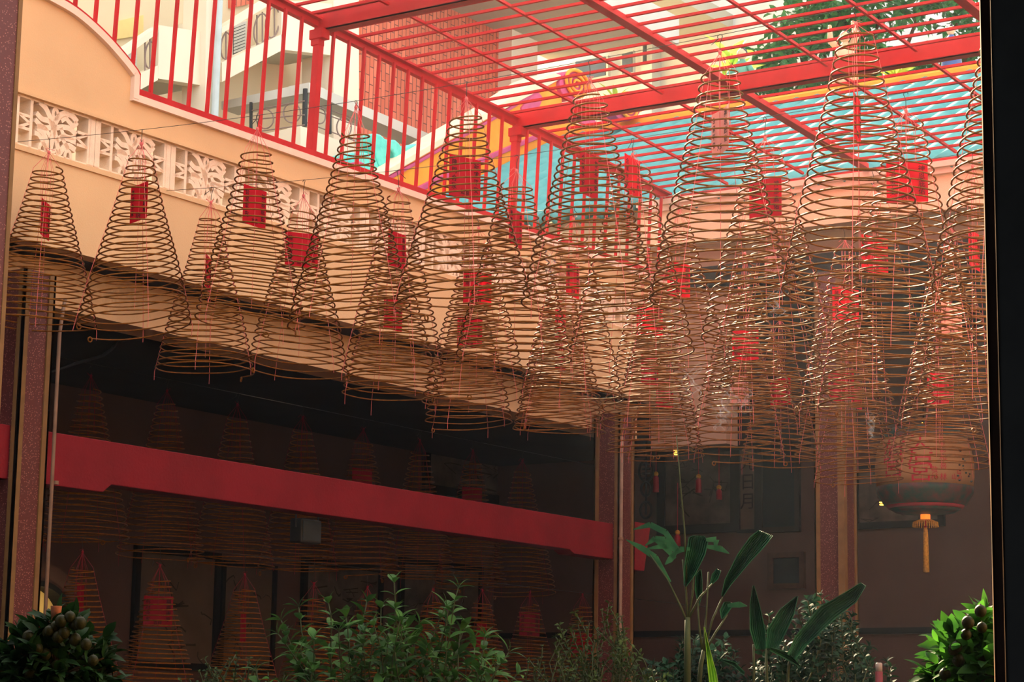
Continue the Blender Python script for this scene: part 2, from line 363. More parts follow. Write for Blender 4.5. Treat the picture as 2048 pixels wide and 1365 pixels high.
# ------------------------------------------------------------------ pillars, beams, pipes
def pillar(x0, y0, w, z1, label, grp='terrazzo pillars round the courtyard'):
    """square pillar: +x and -y faces seen; lower-left corner (x0,y0)"""
    r = empty('terrazzo_pillar', (x0+w/2, y0+w/2, 0), label, 'pillar', grp); h = w/2
    MB().box((-h+.012, -h+.012, 0), (h-.012, h-.012, z1)).build('shaft', 'terr', r)
    e = .018
    for sx in (-1, 1):
        for sy in (-1, 1):
            for ax in (0, 1):
                a = [sx*h, sy*h, 0]; b = [sx*(h-e), sy*(h-e), z1]
                b[ax] = sx*(h-.055) if ax == 0 else sy*(h-.055)
                MB().box(a, b).build('corner_strip', 'trim', r)
    return r
pillar(XL-.27, 10.22, .285, 4.6, 'red terrazzo pillar under the wall at the left end of the long red beam')
pillar(XL-.27, 17.86, .285, 4.6, 'red terrazzo pillar at the right end of the long red beam')
pillar(-9.24, YC+.01, .30, 5.95, 'red terrazzo pillar with a wide gold corner, left of the big lantern')
MB().box((-.02, -.02, 0), (.045, .045, 5.9)).build('corner_band', 'trim', bpy.data.objects['terrazzo_pillar.002']).location = (.12, -.15, 0)
# near pillar at the left edge of the frame
pn = onp(1, 8.32, 43, 60)
r = empty('terrazzo_pillar', (pn.x-.16, 8.16, 0), 'nearest red terrazzo pillar, cut off by the left edge of the frame', 'pillar', 'terrazzo pillars round the courtyard')
MB().box((-.16, -.16, 0), (.15, .16, 7.2)).build('shaft', 'terr', r)
MB().box((.14, .135, 0), (.156, .163, 7.2)).build('corner_strip', 'trim', r)
rb = MB()
bp_ = [(4.5, 3.548), (18.02, 3.548), (18.02, 3.215), (17.2, 3.215), (17.12, 3.25), (11.2, 3.25), (11.12, 3.19), (10.5, 3.19), (4.5, 3.20)]
rb.prism([(XL-.06, y, z) for y, z in bp_], (-.18, 0, 0))
o = rb.build('painted_beam', 'redbeam', bevel=.006); tag(o, 'long red painted beam crossing the dark hall opening between two pillars', 'beam')
rb = MB().prism([(XL-.05, y, z) for y, z in ((18.14, 3.60), (18.56, 3.60), (18.44, 3.14), (18.14, 3.14))], (-.2, 0, 0))
o = rb.build('beam_end', 'redbeam', bevel=.006); tag(o, 'short slanted red beam end just right of the corner pillar', 'beam')
def pipe(name, pts, rad, mt, label, cat='pipe', br=()):
    r = empty(name, pts[-1], label, cat); off = V(pts[-1])
    MB().tube([V(p)-off for p in pts], rad, 10).build('pipe_run', mt, r, True)
    for z in br: MB().tube([V((pts[0][0], pts[0][1], z-.012))-off, V((pts[0][0], pts[0][1], z+.012))-off], rad*1.5, 10).build('clamp', mt, r)
pipe('downpipe', [(XL+.01, 10.60, 4.45), (XL+.035, 10.56, 4.36), (XL+.04, 10.535, 4.2), (XL+.04, 10.535, 0)], .013, 'pipe2', 'thin pale downpipe clipped to the left terrazzo pillar', 'pipe', (3.2, 2.0))
pipe('downpipe', [(XL+.05, 17.84, 4.36), (XL+.05, 17.83, 0)], .017, 'pipe2', 'thin pale downpipe at the corner terrazzo pillar', 'pipe', (3.4, 2.4))

# ------------------------------------------------------------------ doorway edge on the right
ed = onp(1, 4.0, 1978, 900).x
jr = empty('door_frame', (ed+.1, 4.0, 0), 'dark timber door frame with two edges coloured as sunlit, at the right edge of the frame', 'door frame')
W1 = .033
bv, dx = .0042, .0028
MB().prism([(-.1+dx, 0, 0), (-.1, bv, 0), (-.1, .09, 0), (.2, .09, 0), (.2, 0, 0)], (0, 0, 5.5)).build('frame_board', 'jamb', jr)
MB().prism([(-.1+dx, -.0012, 0), (-.1012, bv, 0), (-.1, bv, 0), (-.1+dx, 0, 0)], (0, 0, 5.5)).build('glint_strip', 'edge', jr)  # strips here and below are coloured gold as sun glints
x0 = -.1+W1
MB().prism([(x0+dx, -.03, 0), (x0, -.03+bv, 0), (x0, 0.0, 0), (.9, 0, 0), (.9, -.03, 0)], (0, 0, 5.5)).build('door_leaf', 'leafdark', jr)
MB().prism([(x0+dx, -.0312, 0), (x0-.0012, -.03+bv, 0), (x0, -.03+bv, 0), (x0+dx, -.03, 0)], (0, 0, 5.5)).build('glint_strip', 'edge', jr)

# ------------------------------------------------------------------ steel cage over the courtyard
cg = empty('steel_cage', (XL, 13.2, 6.04), 'red steel bar cage roofing the courtyard, standing on the left wall', 'cage')
def cpart(name, mb, bevel=0):
    mb.v = [(x-XL, y-13.2, z-6.04) for x, y, z in mb.v]; return mb.build(name, 'red', cg, bevel=bevel)
def lean(z): return XL-.02+.05*(z-6.05)/1.05
yA, yB, yE = 10.36, 18.70, 18.72
cpart('base_rail', MB().box((XL-.05, 11.20, 6.033), (XL+.034, YC, 6.080)))
cpart('base_rail', MB().ribbon([(XL+.036, y, z) for y, z in [(11.19, 6.05)]+smooth([(11.19, 6.19), (11.05, 6.28), (10.84, 6.39), (10.58, 6.485), (10.33, 6.53), (9.9, 6.56)])+[(6.0, 6.565)]], .03, (-.10, 0, 0), (1, 0, 0)))
def along_y(x, y0, y1, w, h, dz=0):
    b = MB(); b.prism([(x-w/2, y0, rail_z(y0)+dz), (x+w/2, y0, rail_z(y0)+dz), (x+w/2, y0, rail_z(y0)+dz+h), (x-w/2, y0, rail_z(y0)+dz+h)], (0, y1-y0, rail_z(y1)-rail_z(y0))); return b
cpart('top_rail', along_y(XL, 6, YC, .05, .045)); cpart('top_rail', along_y(XL+.035, 6, YC, .055, .02, .05))
for i, yy in enumerate((yA, 13.2, 16.03)):
    z1 = rail_z(yy)-.02; zq = 6.06 if i else 6.545
    q = MB().prism([(lean(zq)-.03, yy-.03, zq), (lean(zq)+.03, yy-.03, zq), (lean(zq)+.03, yy+.03, zq), (lean(zq)-.03, yy+.03, zq)], (lean(z1)-lean(zq), 0, z1-zq)); cpart('post', q)
    q = MB().box((XL-.04, yy-.045, z1-.09), (XL+.10, yy+.045, z1-.01)); q.box((XL-.03, yy-.035, z1-.14), (XL+.055, yy+.035, z1-.085)); cpart('bracket', q, .005)
    zb = rail_z(yy)-.015
    q = MB().box((XL-.02, yy-.005, zb-.02), (3.0, yy+.005, zb+.125)); q.box((XL-.02, yy-.005, zb+.115), (3.0, yy+.085, zb+.13)); q.box((XL-.02, yy-.005, zb-.02), (3, yy+.085, zb-.008)); q.box((XL-.02, yy+.045, zb-.02), (3, yy+.055, zb+.125)); cpart('cross_beam', q)
cpart('cross_beam', MB().box((XL, YC-.06, rail_z(YC)-.03), (3, YC-.015, rail_z(YC)+.03)))
for k, x in enumerate((-10.12, -9.30, -8.62, -7.74, -6.95, -6.15, -5.35, -4.55, -3.75, -2.95, -2.15, -1.35)):
    thick = k in (2, 5, 8, 11)
    b = along_y(x, 6, YC-.05, .024, .024, .055)
    if thick: b = along_y(x, 6, YC-.05, .012, .075, .0); q = along_y(x, 6, YC-.05, .085, .01, .0); n = len(b.v); b.v += q.v; b.f += [tuple(i+n for i in f) for f in q.f]
    cpart('purlin' if thick else 'tie_bar', b)
vb = {}
yy = 10.56
while yy < 18.65:
    if min(abs(yy-13.2), abs(yy-16.03)) > .06:
        zb = 6.06
        if yy < 11.19:
            P_ = [(9.9, 6.56), (10.33, 6.53), (10.58, 6.485), (10.84, 6.39), (11.05, 6.28), (11.19, 6.19)]
            for (a0, b0), (a1, b1) in zip(P_, P_[1:]):
                if a0 <= yy <= a1: zb = b0+(b1-b0)*(yy-a0)/(a1-a0)
        z1 = rail_z(yy)+.01; w = .0115
        cpart('side_bar', MB().prism([(lean(zb)-w, yy-w, zb), (lean(zb)+w, yy-w, zb), (lean(zb)+w, yy+w, zb), (lean(zb)-w, yy+w, zb)], (lean(z1)-lean(zb), 0, z1-zb)))
    yy += .2015
rbm = MB().box((0, -.011, -.011), (14, .011, .011)).mesh('roof_bar', 'red')
yy = 10.46
while yy < 18.66:
    if min(abs(yy-13.24), abs(yy-16.07)) > .09:
        o = bpy.data.objects.new('roof_bar', rbm); COL.objects.link(o); o.parent = cg; o.location = (.03, yy-13.2, rail_z(yy)+.068-6.04)
    yy += .2015

# ------------------------------------------------------------------ incense coils
def wire_z(x, row):
    z = 5.285+(.155*((x+6.9)/3.93)**2 if x < -6.9 else .055*((x+6.9)/3)**2)
    return min(z, 5.6)-(.0, .03, .03, .03, .02, .02)[row]
wnames = ['nearest', 'second', 'third', 'fourth', 'fifth', 'deepest']
for k, Y in enumerate(ROWY):
    pts = [(XL+.0+i*.25, Y, wire_z(XL+i*.25, k)) for i in range(54)]
    o = MB().tube(pts, .0019, 5).build('hanging_wire', 'hook', None, True)
    tag(o, 'thin dark wire strung across the courtyard, %s of the six that carry incense coils' % wnames[k], 'wire', 'wires carrying the incense coils')
def spiral(R, r0, H, N, tilt, tdir, rod, rnd, seg=34, sides=6):
    pts = []; n = int(N*seg); ph = rnd.uniform(0, 2*PI); sg = rnd.choice((-1, 1)); off = rnd.uniform(0, 6.28)
    wob = [rnd.gauss(0, 1) for _ in range(int(N)+3)]; wob2 = [rnd.gauss(0, 1) for _ in range(int(N)+3)]
    for i in range(n+1):
        t = i/n; th = ph+sg*2*PI*i/seg; k = i/seg; a = int(k); fr = k-a
        w1 = wob[a]*(1-fr)+wob[a+1]*fr; w2 = wob2[a]*(1-fr)+wob2[a+1]*fr
        r = r0+(R-r0)*(t**.98)
        r *= 1+.010*math.sin(2*th+off)+.007*w1
        zt = t-.07*math.sin(PI*t)*0+.02*math.sin(2*PI*t)
        z = -H*zt-.005*math.sin(2*th+off)**2*(r/R)
        tl = tilt*(.55+.45*t)+.014*w2
        z += r*math.cos(th-tdir)*math.tan(tl)
        pts.append((r*math.cos(th), r*math.sin(th), z))
    # loose curled tail
    x, y, z = pts[-1]; tx, ty = pts[-1][0]-pts[-2][0], pts[-1][1]-pts[-2][1]; l = math.hypot(tx, ty); tx /= l; ty /= l
    L = rnd.uniform(.03, .12); rc = .016
    pts.append((x+tx*L-x*.15, y+ty*L-y*.15, z-.005)); bx, by, bz = pts[-1]
    for q in range(1, 8):
        w = q*.85; pts.append((bx+tx*rc*math.sin(w), by+ty*rc*math.sin(w), bz+rc*(1-math.cos(w))*(-1)))
    return MB().tube(pts, rod, sides)
FONTTAG = [('合\n家\n平\n安', '神\n恩\n庇\n佑', '大吉'), ('陳\n門\n合\n家', '祈\n求\n平\n安', '如意'), ('林\n府\n合\n家', '福\n壽\n康\n寧', '吉祥')]
def tagpart(root, z, ang, pink, rnd, full=True, dark=False):
    """square paper tag hung on the centre string; ang = direction its face looks"""
    t = empty('paper_tag', (0, 0, z)); t.parent = root; t.rotation_euler = (0, 0, ang)
    w, h = .117, .12
    b = MB(); n = 9
    for i in range(n):      # slightly curled sheet, x across, facing -y
        pass
    front = [((-w+2*w*i/(n-1)), (.012 if pink else .004)*math.cos((i/(n-1)-.5)*PI)) for i in range(n)]
    for (xa, ya), (xb, yb) in zip(front, front[1:]): b.prism([(xa, ya, -h), (xb, yb, -h), (xb, yb, h), (xa, ya, h)], (0, .0012, 0))
    o = b.build('sheet', 'tagpink' if pink else ('tagshade' if dark else 'tag'), t)
    if full:
        A = rnd.choice(FONTTAG)
        text('characters', A[0], .040, 'ink', t, (-w*.70, -.003, .005), spacing=1.15); text('characters', A[1], .040, 'ink', t, (w*.70, -.003, .005), spacing=1.15)
        text('characters', A[2], .034, 'ink', t, (0, -.003, -h*.74))
    return t
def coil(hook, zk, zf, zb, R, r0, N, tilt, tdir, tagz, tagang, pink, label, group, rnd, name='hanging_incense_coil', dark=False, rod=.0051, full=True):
    root = empty(name, hook, label, 'incense coil', group); th = 'dthread' if dark else 'thread'
    zk -= hook[2]; zf -= hook[2]; zb -= hook[2]; H = zf-zb
    sp = spiral(R, r0, H, N, tilt, tdir, rod, rnd, 34 if full else 28, 6 if full else 5).build('spiral', 'incense', root, True); sp.location = (0, 0, zf)
    a0 = rnd.uniform(0, 6.28); d = V((math.cos(a0), math.sin(a0), 0))
    hk = [(d*.014*math.cos(t)+V((0, 0, .012*math.sin(t)))) for t in [(-.9+4.2*i/9) for i in range(10)]][::-1]
    hp = [d*.05+V((0, 0, -.05))]+[p+V((0, 0, -.010)) for p in hk[::-1]] if rnd.random() < .5 else [p+V((0, 0, -.010)) for p in hk]
    MB().tube(list(hp)+[V((0, 0, zk*.5)), V((0, 0, zk))], .0022, 5).build('wire_hook', 'hook', root, True)
    kb = MB().ball((0, 0, zk), .011, 8, (1, 1, 1.3))
    for q in range(2): kb.tube([(0, 0, zk), (rnd.uniform(-.03, .03), rnd.uniform(-.03, .03), zk+.025), (rnd.uniform(-.04, .04), rnd.uniform(-.04, .04), zk+rnd.uniform(-.02, .02))], .0016, 4)
    hs = kb; ns = 4
    for q in range(ns):
        w = a0+2*PI*q/ns+rnd.uniform(-.25, .25); c, s = math.cos(w), math.sin(w); path = [(0, 0, zk)]
        for i in range(0, 11):
            t = i/10; rr = (r0+(R-r0)*(t**.98))*1.01; tl = tilt*(.55+.45*t)
            path.append((rr*c, rr*s, zf-H*(t+.02*math.sin(2*PI*t))+rr*math.cos(w-tdir)*math.tan(tl)))
        path.append((path[-1][0], path[-1][1], zb-rnd.uniform(.02, .09))); hs.tube(path, .0016, 4)
        hs.tube([(0, 0, zk), (r0*.55*math.cos(w+.5), r0*.55*math.sin(w+.5), zf-.01), (r0*.5*math.cos(w+.5), r0*.5*math.sin(w+.5), zf-rnd.uniform(.05, .35)*H)], .0014, 4)
    hs.tube([(0, 0, zk), (0, 0, zf), (.004, 0, (zf+zb)/2), (0, .004, zb+.1)], .0015, 4)
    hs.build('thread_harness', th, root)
    if tagz is not None: tagpart(root, tagz-hook[2], tagang, pink, rnd, full, dark)
    return root
ORD = ['first', 'second', 'third', 'fourth', 'fifth', 'sixth', 'seventh', 'eighth', 'ninth', 'tenth']
VIEWAZ = lambda p: math.atan2(p[1], p[0])          # direction from viewer to point
def tag_angle(p, wpx, sgn):
    """rotation about z so that a sheet facing -y turns its face away from the viewer by beta"""
    full = .234/mpp((p[0], p[1], 4.7)); beta = math.acos(max(-1, min(1, wpx/full)))
    # sheet with rotation a faces direction (sin a, -cos a); facing the viewer means that equals -dir
    az = VIEWAZ(p); a = az-PI/2
    return a+sgn*beta
def desc_tag(w, full, pink):
    f = w/full
    c = 'pale pink' if pink else 'red'  # pale pink tags only have a lighter sheet colour
    return '%s tag %s' % (c, 'seen full face' if f > .72 else ('seen edge on' if f < .25 else 'turned half away'))
# per coil: knot px, first ring y, base ring y, base half width, tag (y, px width, side) or None, ring tilt (deg), pink
ROW1 = [(98, 305, 338, 650, 115, (438, 18, 1), -2), (283, 288, 318, 652, 117, (404, 33, -1), 7), (515, 258, 303, 648, 112, (413, 46, 1), -6), (712, 215, 265, 642, 126, None, 6),
        (933, 198, 230, 605, 136, (355, 63, 1), 4), (1180, 160, 196, 612, 135, (350, 37, 1), 3), (1440, 105, 142, 602, 142, (262, 33, -1), 0), (1712, 48, 72, 598, 157, (236, 14, 1), -4), (2012, -24, 2, 585, 163, (420, 25, 1), 2)]
ROW2 = [(422, 405, 434, 742, 99, (545, 12, 1), 1), (607, 392, 425, 740, 104, (500, 66, 1), -5), (797, 380, 396, 758, 106, (500, 36, 1), -2), (1033, 342, 370, 722, 119, (455, 26, 1), 0),
        (1265, 310, 330, 703, 124, (352, 31, 1), 2), (1530, 278, 300, 672, 130, (397, 64, -1), 4), (1812, 222, 245, 703, 136, (364, 82, 1), -5)]
def do_row(k, cfg):
    Y = ROWY[k]; grp = 'incense coils on the %s wire' % wnames[k]
    for i, (kx, ky, fy, by, hw, tg, tl) in enumerate(cfg):
        rnd = random.Random(100*k+i); X = onp(1, Y, kx, ky).x; hook = (X, Y+(.10 if i % 2 else -.10)*(k < 2)*0, wire_z(X, k))
        zk = onp(1, Y, kx, ky).z; zf = onp(1, Y, kx, fy).z; zb = onp(1, Y, kx, by).z
        R = hw*mpp((X, Y, zb)); tz = None; ta = 0; pink = (k, i) in ((0, 6), (2, 4), (4, 2), (3, 5)); fullw = .234/mpp((X, Y, 4.7))
        if tg: tz = onp(1, Y, kx, tg[0]).z; ta = tag_angle((X, Y), tg[1], tg[2])
        dt = desc_tag(tg[1], fullw, pink) if tg else 'no tag showing'
        lab = 'incense coil %s from the left on the %s wire, %s' % (ORD[i], wnames[k], dt)
        tdir = YAW if tl >= 0 else YAW+PI
        coil(hook, zk, zf, zb, R, rnd.uniform(.20, .26)*R, rnd.choice((24, 25, 26, 27)), math.radians(abs(tl)), tdir+rnd.uniform(-.4, .4), tz, ta, pink, lab, grp, rnd)
do_row(0, ROW1); do_row(1, ROW2)
def mk(k, xs, tags, bys):
    out = []; rnd = random.Random(40+k)
    for i, x in enumerate(xs):
        Y = ROWY[k]; X = onp(1, Y, x, 500).x; zw = wire_z(X, k)
        P = lambda z: (lambda p: 682.5-FPX*((V(p)-EYE).dot(UP))/((V(p)-EYE).dot(FWD)))((X, Y, z))
        zk = zw-rnd.uniform(.08, .14); zf = zk-rnd.uniform(.07, .13); R = rnd.uniform(.355, .40)
        out.append((x, P(zk), P(zf), bys[i], R/mpp((X, Y, 4)), tags[i], rnd.choice((-4, -2, 0, 2, 4))))
    return out
do_row(2, mk(2, (790, 957, 1147, 1358, 1545, 1748, 1945), [(628, 37, 1), (577, 56, 1), (560, 26, 1), (560, 45, 1), (512, 33, -1), (510, 52, 1), (500, 20, 1)], (795, 800, 795, 770, 792, 812, 806)))
do_row(3, mk(3, (942, 1122, 1300, 1490, 1690, 1900), [(665, 50, 1), (652, 20, 1), (642, 52, 1), (690, 52, -1), (610, 52, 1), (640, 40, 1)], (850, 850, 850, 850, 840, 845)))
do_row(4, mk(4, (1122, 1300, 1478, 1680, 1872), [(716, 20, 1), (742, 34, 1), (780, 36, 1), (772, 50, -1), (780, 42, 1)], (862, 905, 915, 918, 912)))
do_row(5, mk(5, (1330, 1560, 1712, 1880), [(790, 34, 1), (785, 40, -1), (790, 20, 1), (770, 46, 1)], (918, 932, 968, 940)))
# coils inside the dark hall: a low row and a high row
inner = [(165, 1105), (320, 1132), (490, 1150), (628, 1168), (735, 1175), (866, 1180), (965, 1182), (1060, 1186), (1165, 1190)]
itag = [(1200, 14), (1224, 57), (1256, 11), None, None, None, (1272, 20), (1250, 40), (1290, 46)]
yw = [onp(0, -12.2, *p) for p in inner]
for nm, x, z in (('low', -12.2, 3.02), ('high', -13.05, 4.55)):
    o = MB().tube([(x, 5, z), (x, 22.15, z)], .003, 5).build('hanging_wire', 'hook', None, True)
    tag(o, 'thin dark wire running through the hall, the %s one' % ('lower' if nm == 'low' else 'upper'), 'wire', 'wires in the dark hall')
for i, p in enumerate(yw):
    rnd = random.Random(900+i); t = itag[i]; hook = (p.x, p.y, 3.02); zt = None; ta = 0
    if t: zt = onp(0, -12.2, inner[i][0], t[0]).z; ta = tag_angle((p.x, p.y), t[1], 1)
    lab = 'incense coil low in the dark hall, %s from the left, %s' % (ORD[i], desc_tag(t[1], .234/mpp(p), False) if t else 'no tag showing')
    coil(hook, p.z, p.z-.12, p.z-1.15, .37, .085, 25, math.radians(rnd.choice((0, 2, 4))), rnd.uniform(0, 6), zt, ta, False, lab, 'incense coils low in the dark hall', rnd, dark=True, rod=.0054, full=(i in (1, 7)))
for i in range(9):
    rnd = random.Random(950+i); yy = 12.2+i*.92; hook = (-13.05, yy, 4.55); tz = 3.95 if i in (5, 7) else None
    coil(hook, 4.45, 4.33, 3.05+rnd.uniform(-.05, .05), .38, .085, 26, math.radians(rnd.choice((0, 2, 3))), rnd.uniform(0, 6), tz, tag_angle((-13.05, yy), 40, 1), False,
         'brown incense coil high in the dark hall behind the red beam, %s from the left' % ORD[i], 'incense coils high in the dark hall', rnd, dark=True, rod=.0054, full=False)

# ------------------------------------------------------------------ temple roof behind the right wall
RX = -14.8; SL = .515; EY, EZ = 18.70, 6.86; RY, RZ = 23.0, 8.96
tr = empty('temple_roof', (RX, RY, EZ), 'turquoise tiled temple roof with an orange ridge beyond the red cage', 'roof')
b = MB(); step = .27; nx = int((4-RX)/step*8)
rowsY = [EY+(RY-.16-EY)*j/15 for j in range(16)]
for j, y0 in enumerate(rowsY):
    for i in range(nx+1):
        u = i/8; x = RX+u*step; fr = u % 1
        hgt = .11*(math.sin(PI*fr)**.8) if 0 <= fr < 1 else 0
        b.v.append((x-RX, y0-RY, SL*(y0-EY)+hgt-.07))
for j in range(15):
    for i in range(nx):
        a = j*(nx+1)+i; b.f.append((a, a+1, a+nx+2, a+nx+1))
o = b.build('tile_field', 'turq', tr, True)
sm = o.modifiers.new('solid', 'SOLIDIFY'); sm.thickness = .08; sm.offset = -1
b = MB().box((0, -.18, 8.83-EZ), (18, .18, 9.06-EZ)); b.box((0, -.12, 9.06-EZ), (18, .12, 9.10-EZ)); b.build('ridge', 'orange', tr, bevel=.01)
# temple wall under the eave, left of the courtyard wall
struct('wall_temple', MB().box((RX+.3, YC+.15, 4.80), (XL-.3, YC+.4, 6.82)), 'cream2')
def rpart(name, pts, t, mt, X=RX, bevel=.01):
    s = slab(0, X, pts, t); s.v = [(x-RX, y-RY, z-EZ) for x, y, z in s.v]; return s.build(name, mt, tr, bevel=bevel)
rpart('gable_ridge', [(742, 372), (765, 347), (829, 316), (1000, 217), (1078, 166), (1109, 151), (1124, 156), (1124, 238), (1205, 262), (1130, 290), (1005, 349), (890, 403), (800, 447), (735, 440)], .35, 'orange')
rpart('ridge_cap', [(760, 347), (829, 307), (1000, 208), (1078, 157), (1109, 145), (1122, 150), (1124, 157), (1000, 224), (829, 322), (770, 356)], .42, 'rcream', RX+.05)
rpart('stripe', [(752, 366), (829, 325), (1000, 227), (1110, 158), (1112, 164), (1000, 234), (829, 333), (757, 373)], .05, 'magenta', RX+.03)
rpart('stripe', [(800, 392), (880, 352), (1000, 300), (1090, 262), (1092, 272), (1000, 311), (880, 365), (806, 404)], .05, 'magenta', RX+.03)
rpart('stripe', [(843, 416), (900, 388), (1010, 335), (1013, 341), (900, 396), (848, 423)], .05, 'magenta', RX+.03)
rpart('painted_curl', [(1044, 215), (1060, 196), (1078, 184), (1087, 196), (1080, 213), (1062, 229), (1047, 232)], .05, 'magenta', RX+.03)
rpart('painted_curl', [(1128, 205), (1150, 215), (1190, 240), (1205, 258), (1190, 258), (1150, 240), (1120, 225)], .06, 'magenta', RX+.04)
def disc(name, cx, cy, rpx, mt, t, X, spi=True):
    c = onp(0, X, cx, cy); R = rpx*mpp(c)*1.05
    rpart(name, [(cx+rpx*math.cos(w), cy+rpx*math.sin(w)) for w in [2*PI*i/28 for i in range(28)]], t, mt, X)
    if spi:
        sp = [];
        for i in range(60):
            w = i*.30; rr = R*(1.0-.9*i/60); sp.append(V((c.x-RX+.03, c.y-RY+rr*math.cos(w)*1.5, c.z-EZ+rr*math.sin(w))))
        MB().tube(sp, [R*.13*(1-.4*i/60) for i in range(60)], 6).build('scroll_line', 'orange', tr, True)
disc('scroll', 1150, 170, 30, 'magenta', .25, RX+.06)
disc('scroll', 1254, 214, 28, 'magenta', .25, RX+1.2)
def crop(z): return (680+z[0]/8.03, 230+z[1]/8.03)
dg = empty('roof_dragon', onp(0, -15.0, 775, 335), 'mint green glazed dragon crest at the lower end of the orange gable ridge', 'ornament')
def dpart(name, zs, mt='mint', t=.25, X=-15.0):
    s = slab(0, X, [crop(z) for z in zs], t); L = dg.location; s.v = [(x-L.x, y-L.y, z-L.z) for x, y, z in s.v]; s.build(name, mt, dg, bevel=.02)
dpart('body', [(520, 320), (580, 290), (650, 310), (720, 370), (745, 440), (765, 560), (745, 680), (765, 780), (860, 805), (840, 850), (740, 885), (640, 850), (590, 700), (550, 540), (515, 430)])
dpart('crest', [(700, 360), (740, 385), (810, 400), (890, 395), (960, 460), (1000, 530), (1060, 510), (1160, 470), (1245, 455), (1210, 540), (1150, 640), (1060, 690), (1000, 760), (950, 810), (880, 790), (885, 650), (850, 570), (740, 540)])
dpart('tail', [(60, 660), (200, 600), (420, 600), (560, 660), (640, 850), (620, 1000), (420, 1010), (60, 940)])
dpart('scale_patch', [(0, 690), (60, 700), (130, 800), (110, 880), (0, 880)], 'magenta', .1, -14.9)
dpart('scale_patch', [(240, 760), (330, 740), (420, 780), (330, 800), (310, 930), (250, 900)], 'magenta', .1, -14.9)

# figurines and plants along the ridge
def figure(px, ytop, robe, label, arms, h):
    top = onp(1, RY, px, ytop); base = V((top.x, RY, 9.10)); h = max(.45, top.z-9.10)
    r = empty('ridge_figurine', base, label, 'figurine'); k = h/.7
    b = MB().lathe([(.001, 0), (.15*k, 0), (.16*k, .05*k), (.13*k, .30*k), (.11*k, .46*k), (.05*k, .54*k), (.035*k, .56*k)], seg=16)
    for s in (-1, 1):
        b.tube([(s*.08*k, -.01, .48*k), (s*.17*k, -.05, (.60 if arms else .36)*k), (s*(.15 if arms else .08)*k, -.1*k, (.74 if arms else .30)*k)], [.045*k, .04*k, .022*k], 8)
        b.ball((s*(.15 if arms else .08)*k, -.1*k, (.75 if arms else .30)*k), .026*k, 8)
    b.build('robe', robe, r, True)
    q = MB().ball((0, -.01, .62*k), .062*k, 12, (1, 1, 1.2)); q.ball((0, -.075*k, .615*k), .012*k, 6)
    for s in (-1, 1): q.ball((s*.062*k, 0, .62*k), .014*k, 6)
    q.build('head', 'skin', r, True)
    q = MB().ball((0, .012, .65*k), .062*k, 10, (1.05, 1, .9)); q.ball((0, .01, .72*k), .025*k, 8); q.build('hair', 'hair', r, True)
    return r
figure(1484, 97, 'robe', 'green robed glazed figurine on the temple ridge left of the tallest coil', False, .6)
figure(1690, 62, 'skin', 'buff pottery figurine with raised arms on the temple ridge behind the tallest coil', True, .6)
figure(1902, 52, 'blue', 'blue and white glazed figurine on the temple ridge beside the dark door frame', False, .6)
def tuft(px, py, Y, mt, label, n, L, W, seed):
    rnd = random.Random(seed); top = onp(1, Y, px, py); r = empty('ridge_plant', (top.x, Y, 9.08), label, 'plant'); b = MB(); hh = max(.15, top.z-9.08)
    for i in range(n):
        a = rnd.uniform(0, 2*PI); e = rnd.uniform(.3, 1.2); d = V((math.cos(a)*math.cos(e), math.sin(a)*math.cos(e), math.sin(e)))
        b.leaf((0, 0, hh*rnd.uniform(.3, .75)), d, (0, 0, 1), L*rnd.uniform(.7, 1.2), W)
    b.build('leaves', mt, r); MB().tube([(0, 0, 0), (.01, 0, hh*.75)], .012, 5).build('stem', 'stem', r)
tuft(1462, 78, RY+.3, 'ygreen', 'yellow green broad leaved plant rising behind the temple ridge figurine', 13, .42, .16, 5)
tuft(1232, 168, RY+.6, 'ygreen', 'small green plant behind the second orange roof scroll', 12, .3, .06, 6)
tuft(1790, 150, RY+.15, 'ygreen', 'yellow green plant on the temple ridge right of the tallest coil', 18, .34, .09, 7)

# ------------------------------------------------------------------ buildings behind
ab = empty('apartment_building', (-17.5, 18, 0), 'cream apartment building with outside stairs and an end-on brick wall', 'building')
def apart(name, mb, mt, bevel=0):
    mb.v = [(x+17.5, y-18, z) for x, y, z in mb.v]; return mb.build(name, mt, ab, bevel=bevel)
apart('wall', MB().box((-25, 8, 0), (-17.5, 20.6, 14.8)), 'cream2'); apart('wall', MB().box((-25, 20.6, 0), (-17.5, 26.4, 11.8)), 'cream2')
apart('brick_panel', MB().box((-17.5, onp(0, -17.38, 719, 200).y, 0), (-17.38, onp(0, -17.38, 1016, 200).y, 11.75)), 'brick')
apart('corner_column', MB().box((-17.5, onp(0, -17.2, 1016, 200).y, 0), (-17.15, onp(0, -17.2, 1068, 200).y, 11.75)), 'cream')
apart('roof_slab', MB().box((-17.5, 22.6, 11.5), (-15.5, 26.9, 11.75)), 'grey'); apart('slab_edge', MB().box((-15.5, 22.6, 11.44), (-15.38, 26.98, 11.85)), 'palegrey')
PW = -16.6
def ap(name, pts, mt, X=PW, t=.14, bevel=0): return apart(name, slab(0, X, pts, t), mt, bevel)
ap('landing_parapet', [(318, 50), (412, 65), (412, 172), (316, 157)], 'cream'); ap('landing_slab', [(316, 150), (412, 165), (412, 172), (316, 157)], 'grey', PW-.1, .8)
ap('handrail', [(235, 107), (316, 53), (316, 66), (240, 121)], 'cream'); ap('stair_stringer', [(262, 156), (316, 131), (316, 160), (262, 190)], 'cream'); ap('stair_flight', [(262, 180), (316, 152), (316, 160), (262, 190)], 'grey', PW-.1, .8)
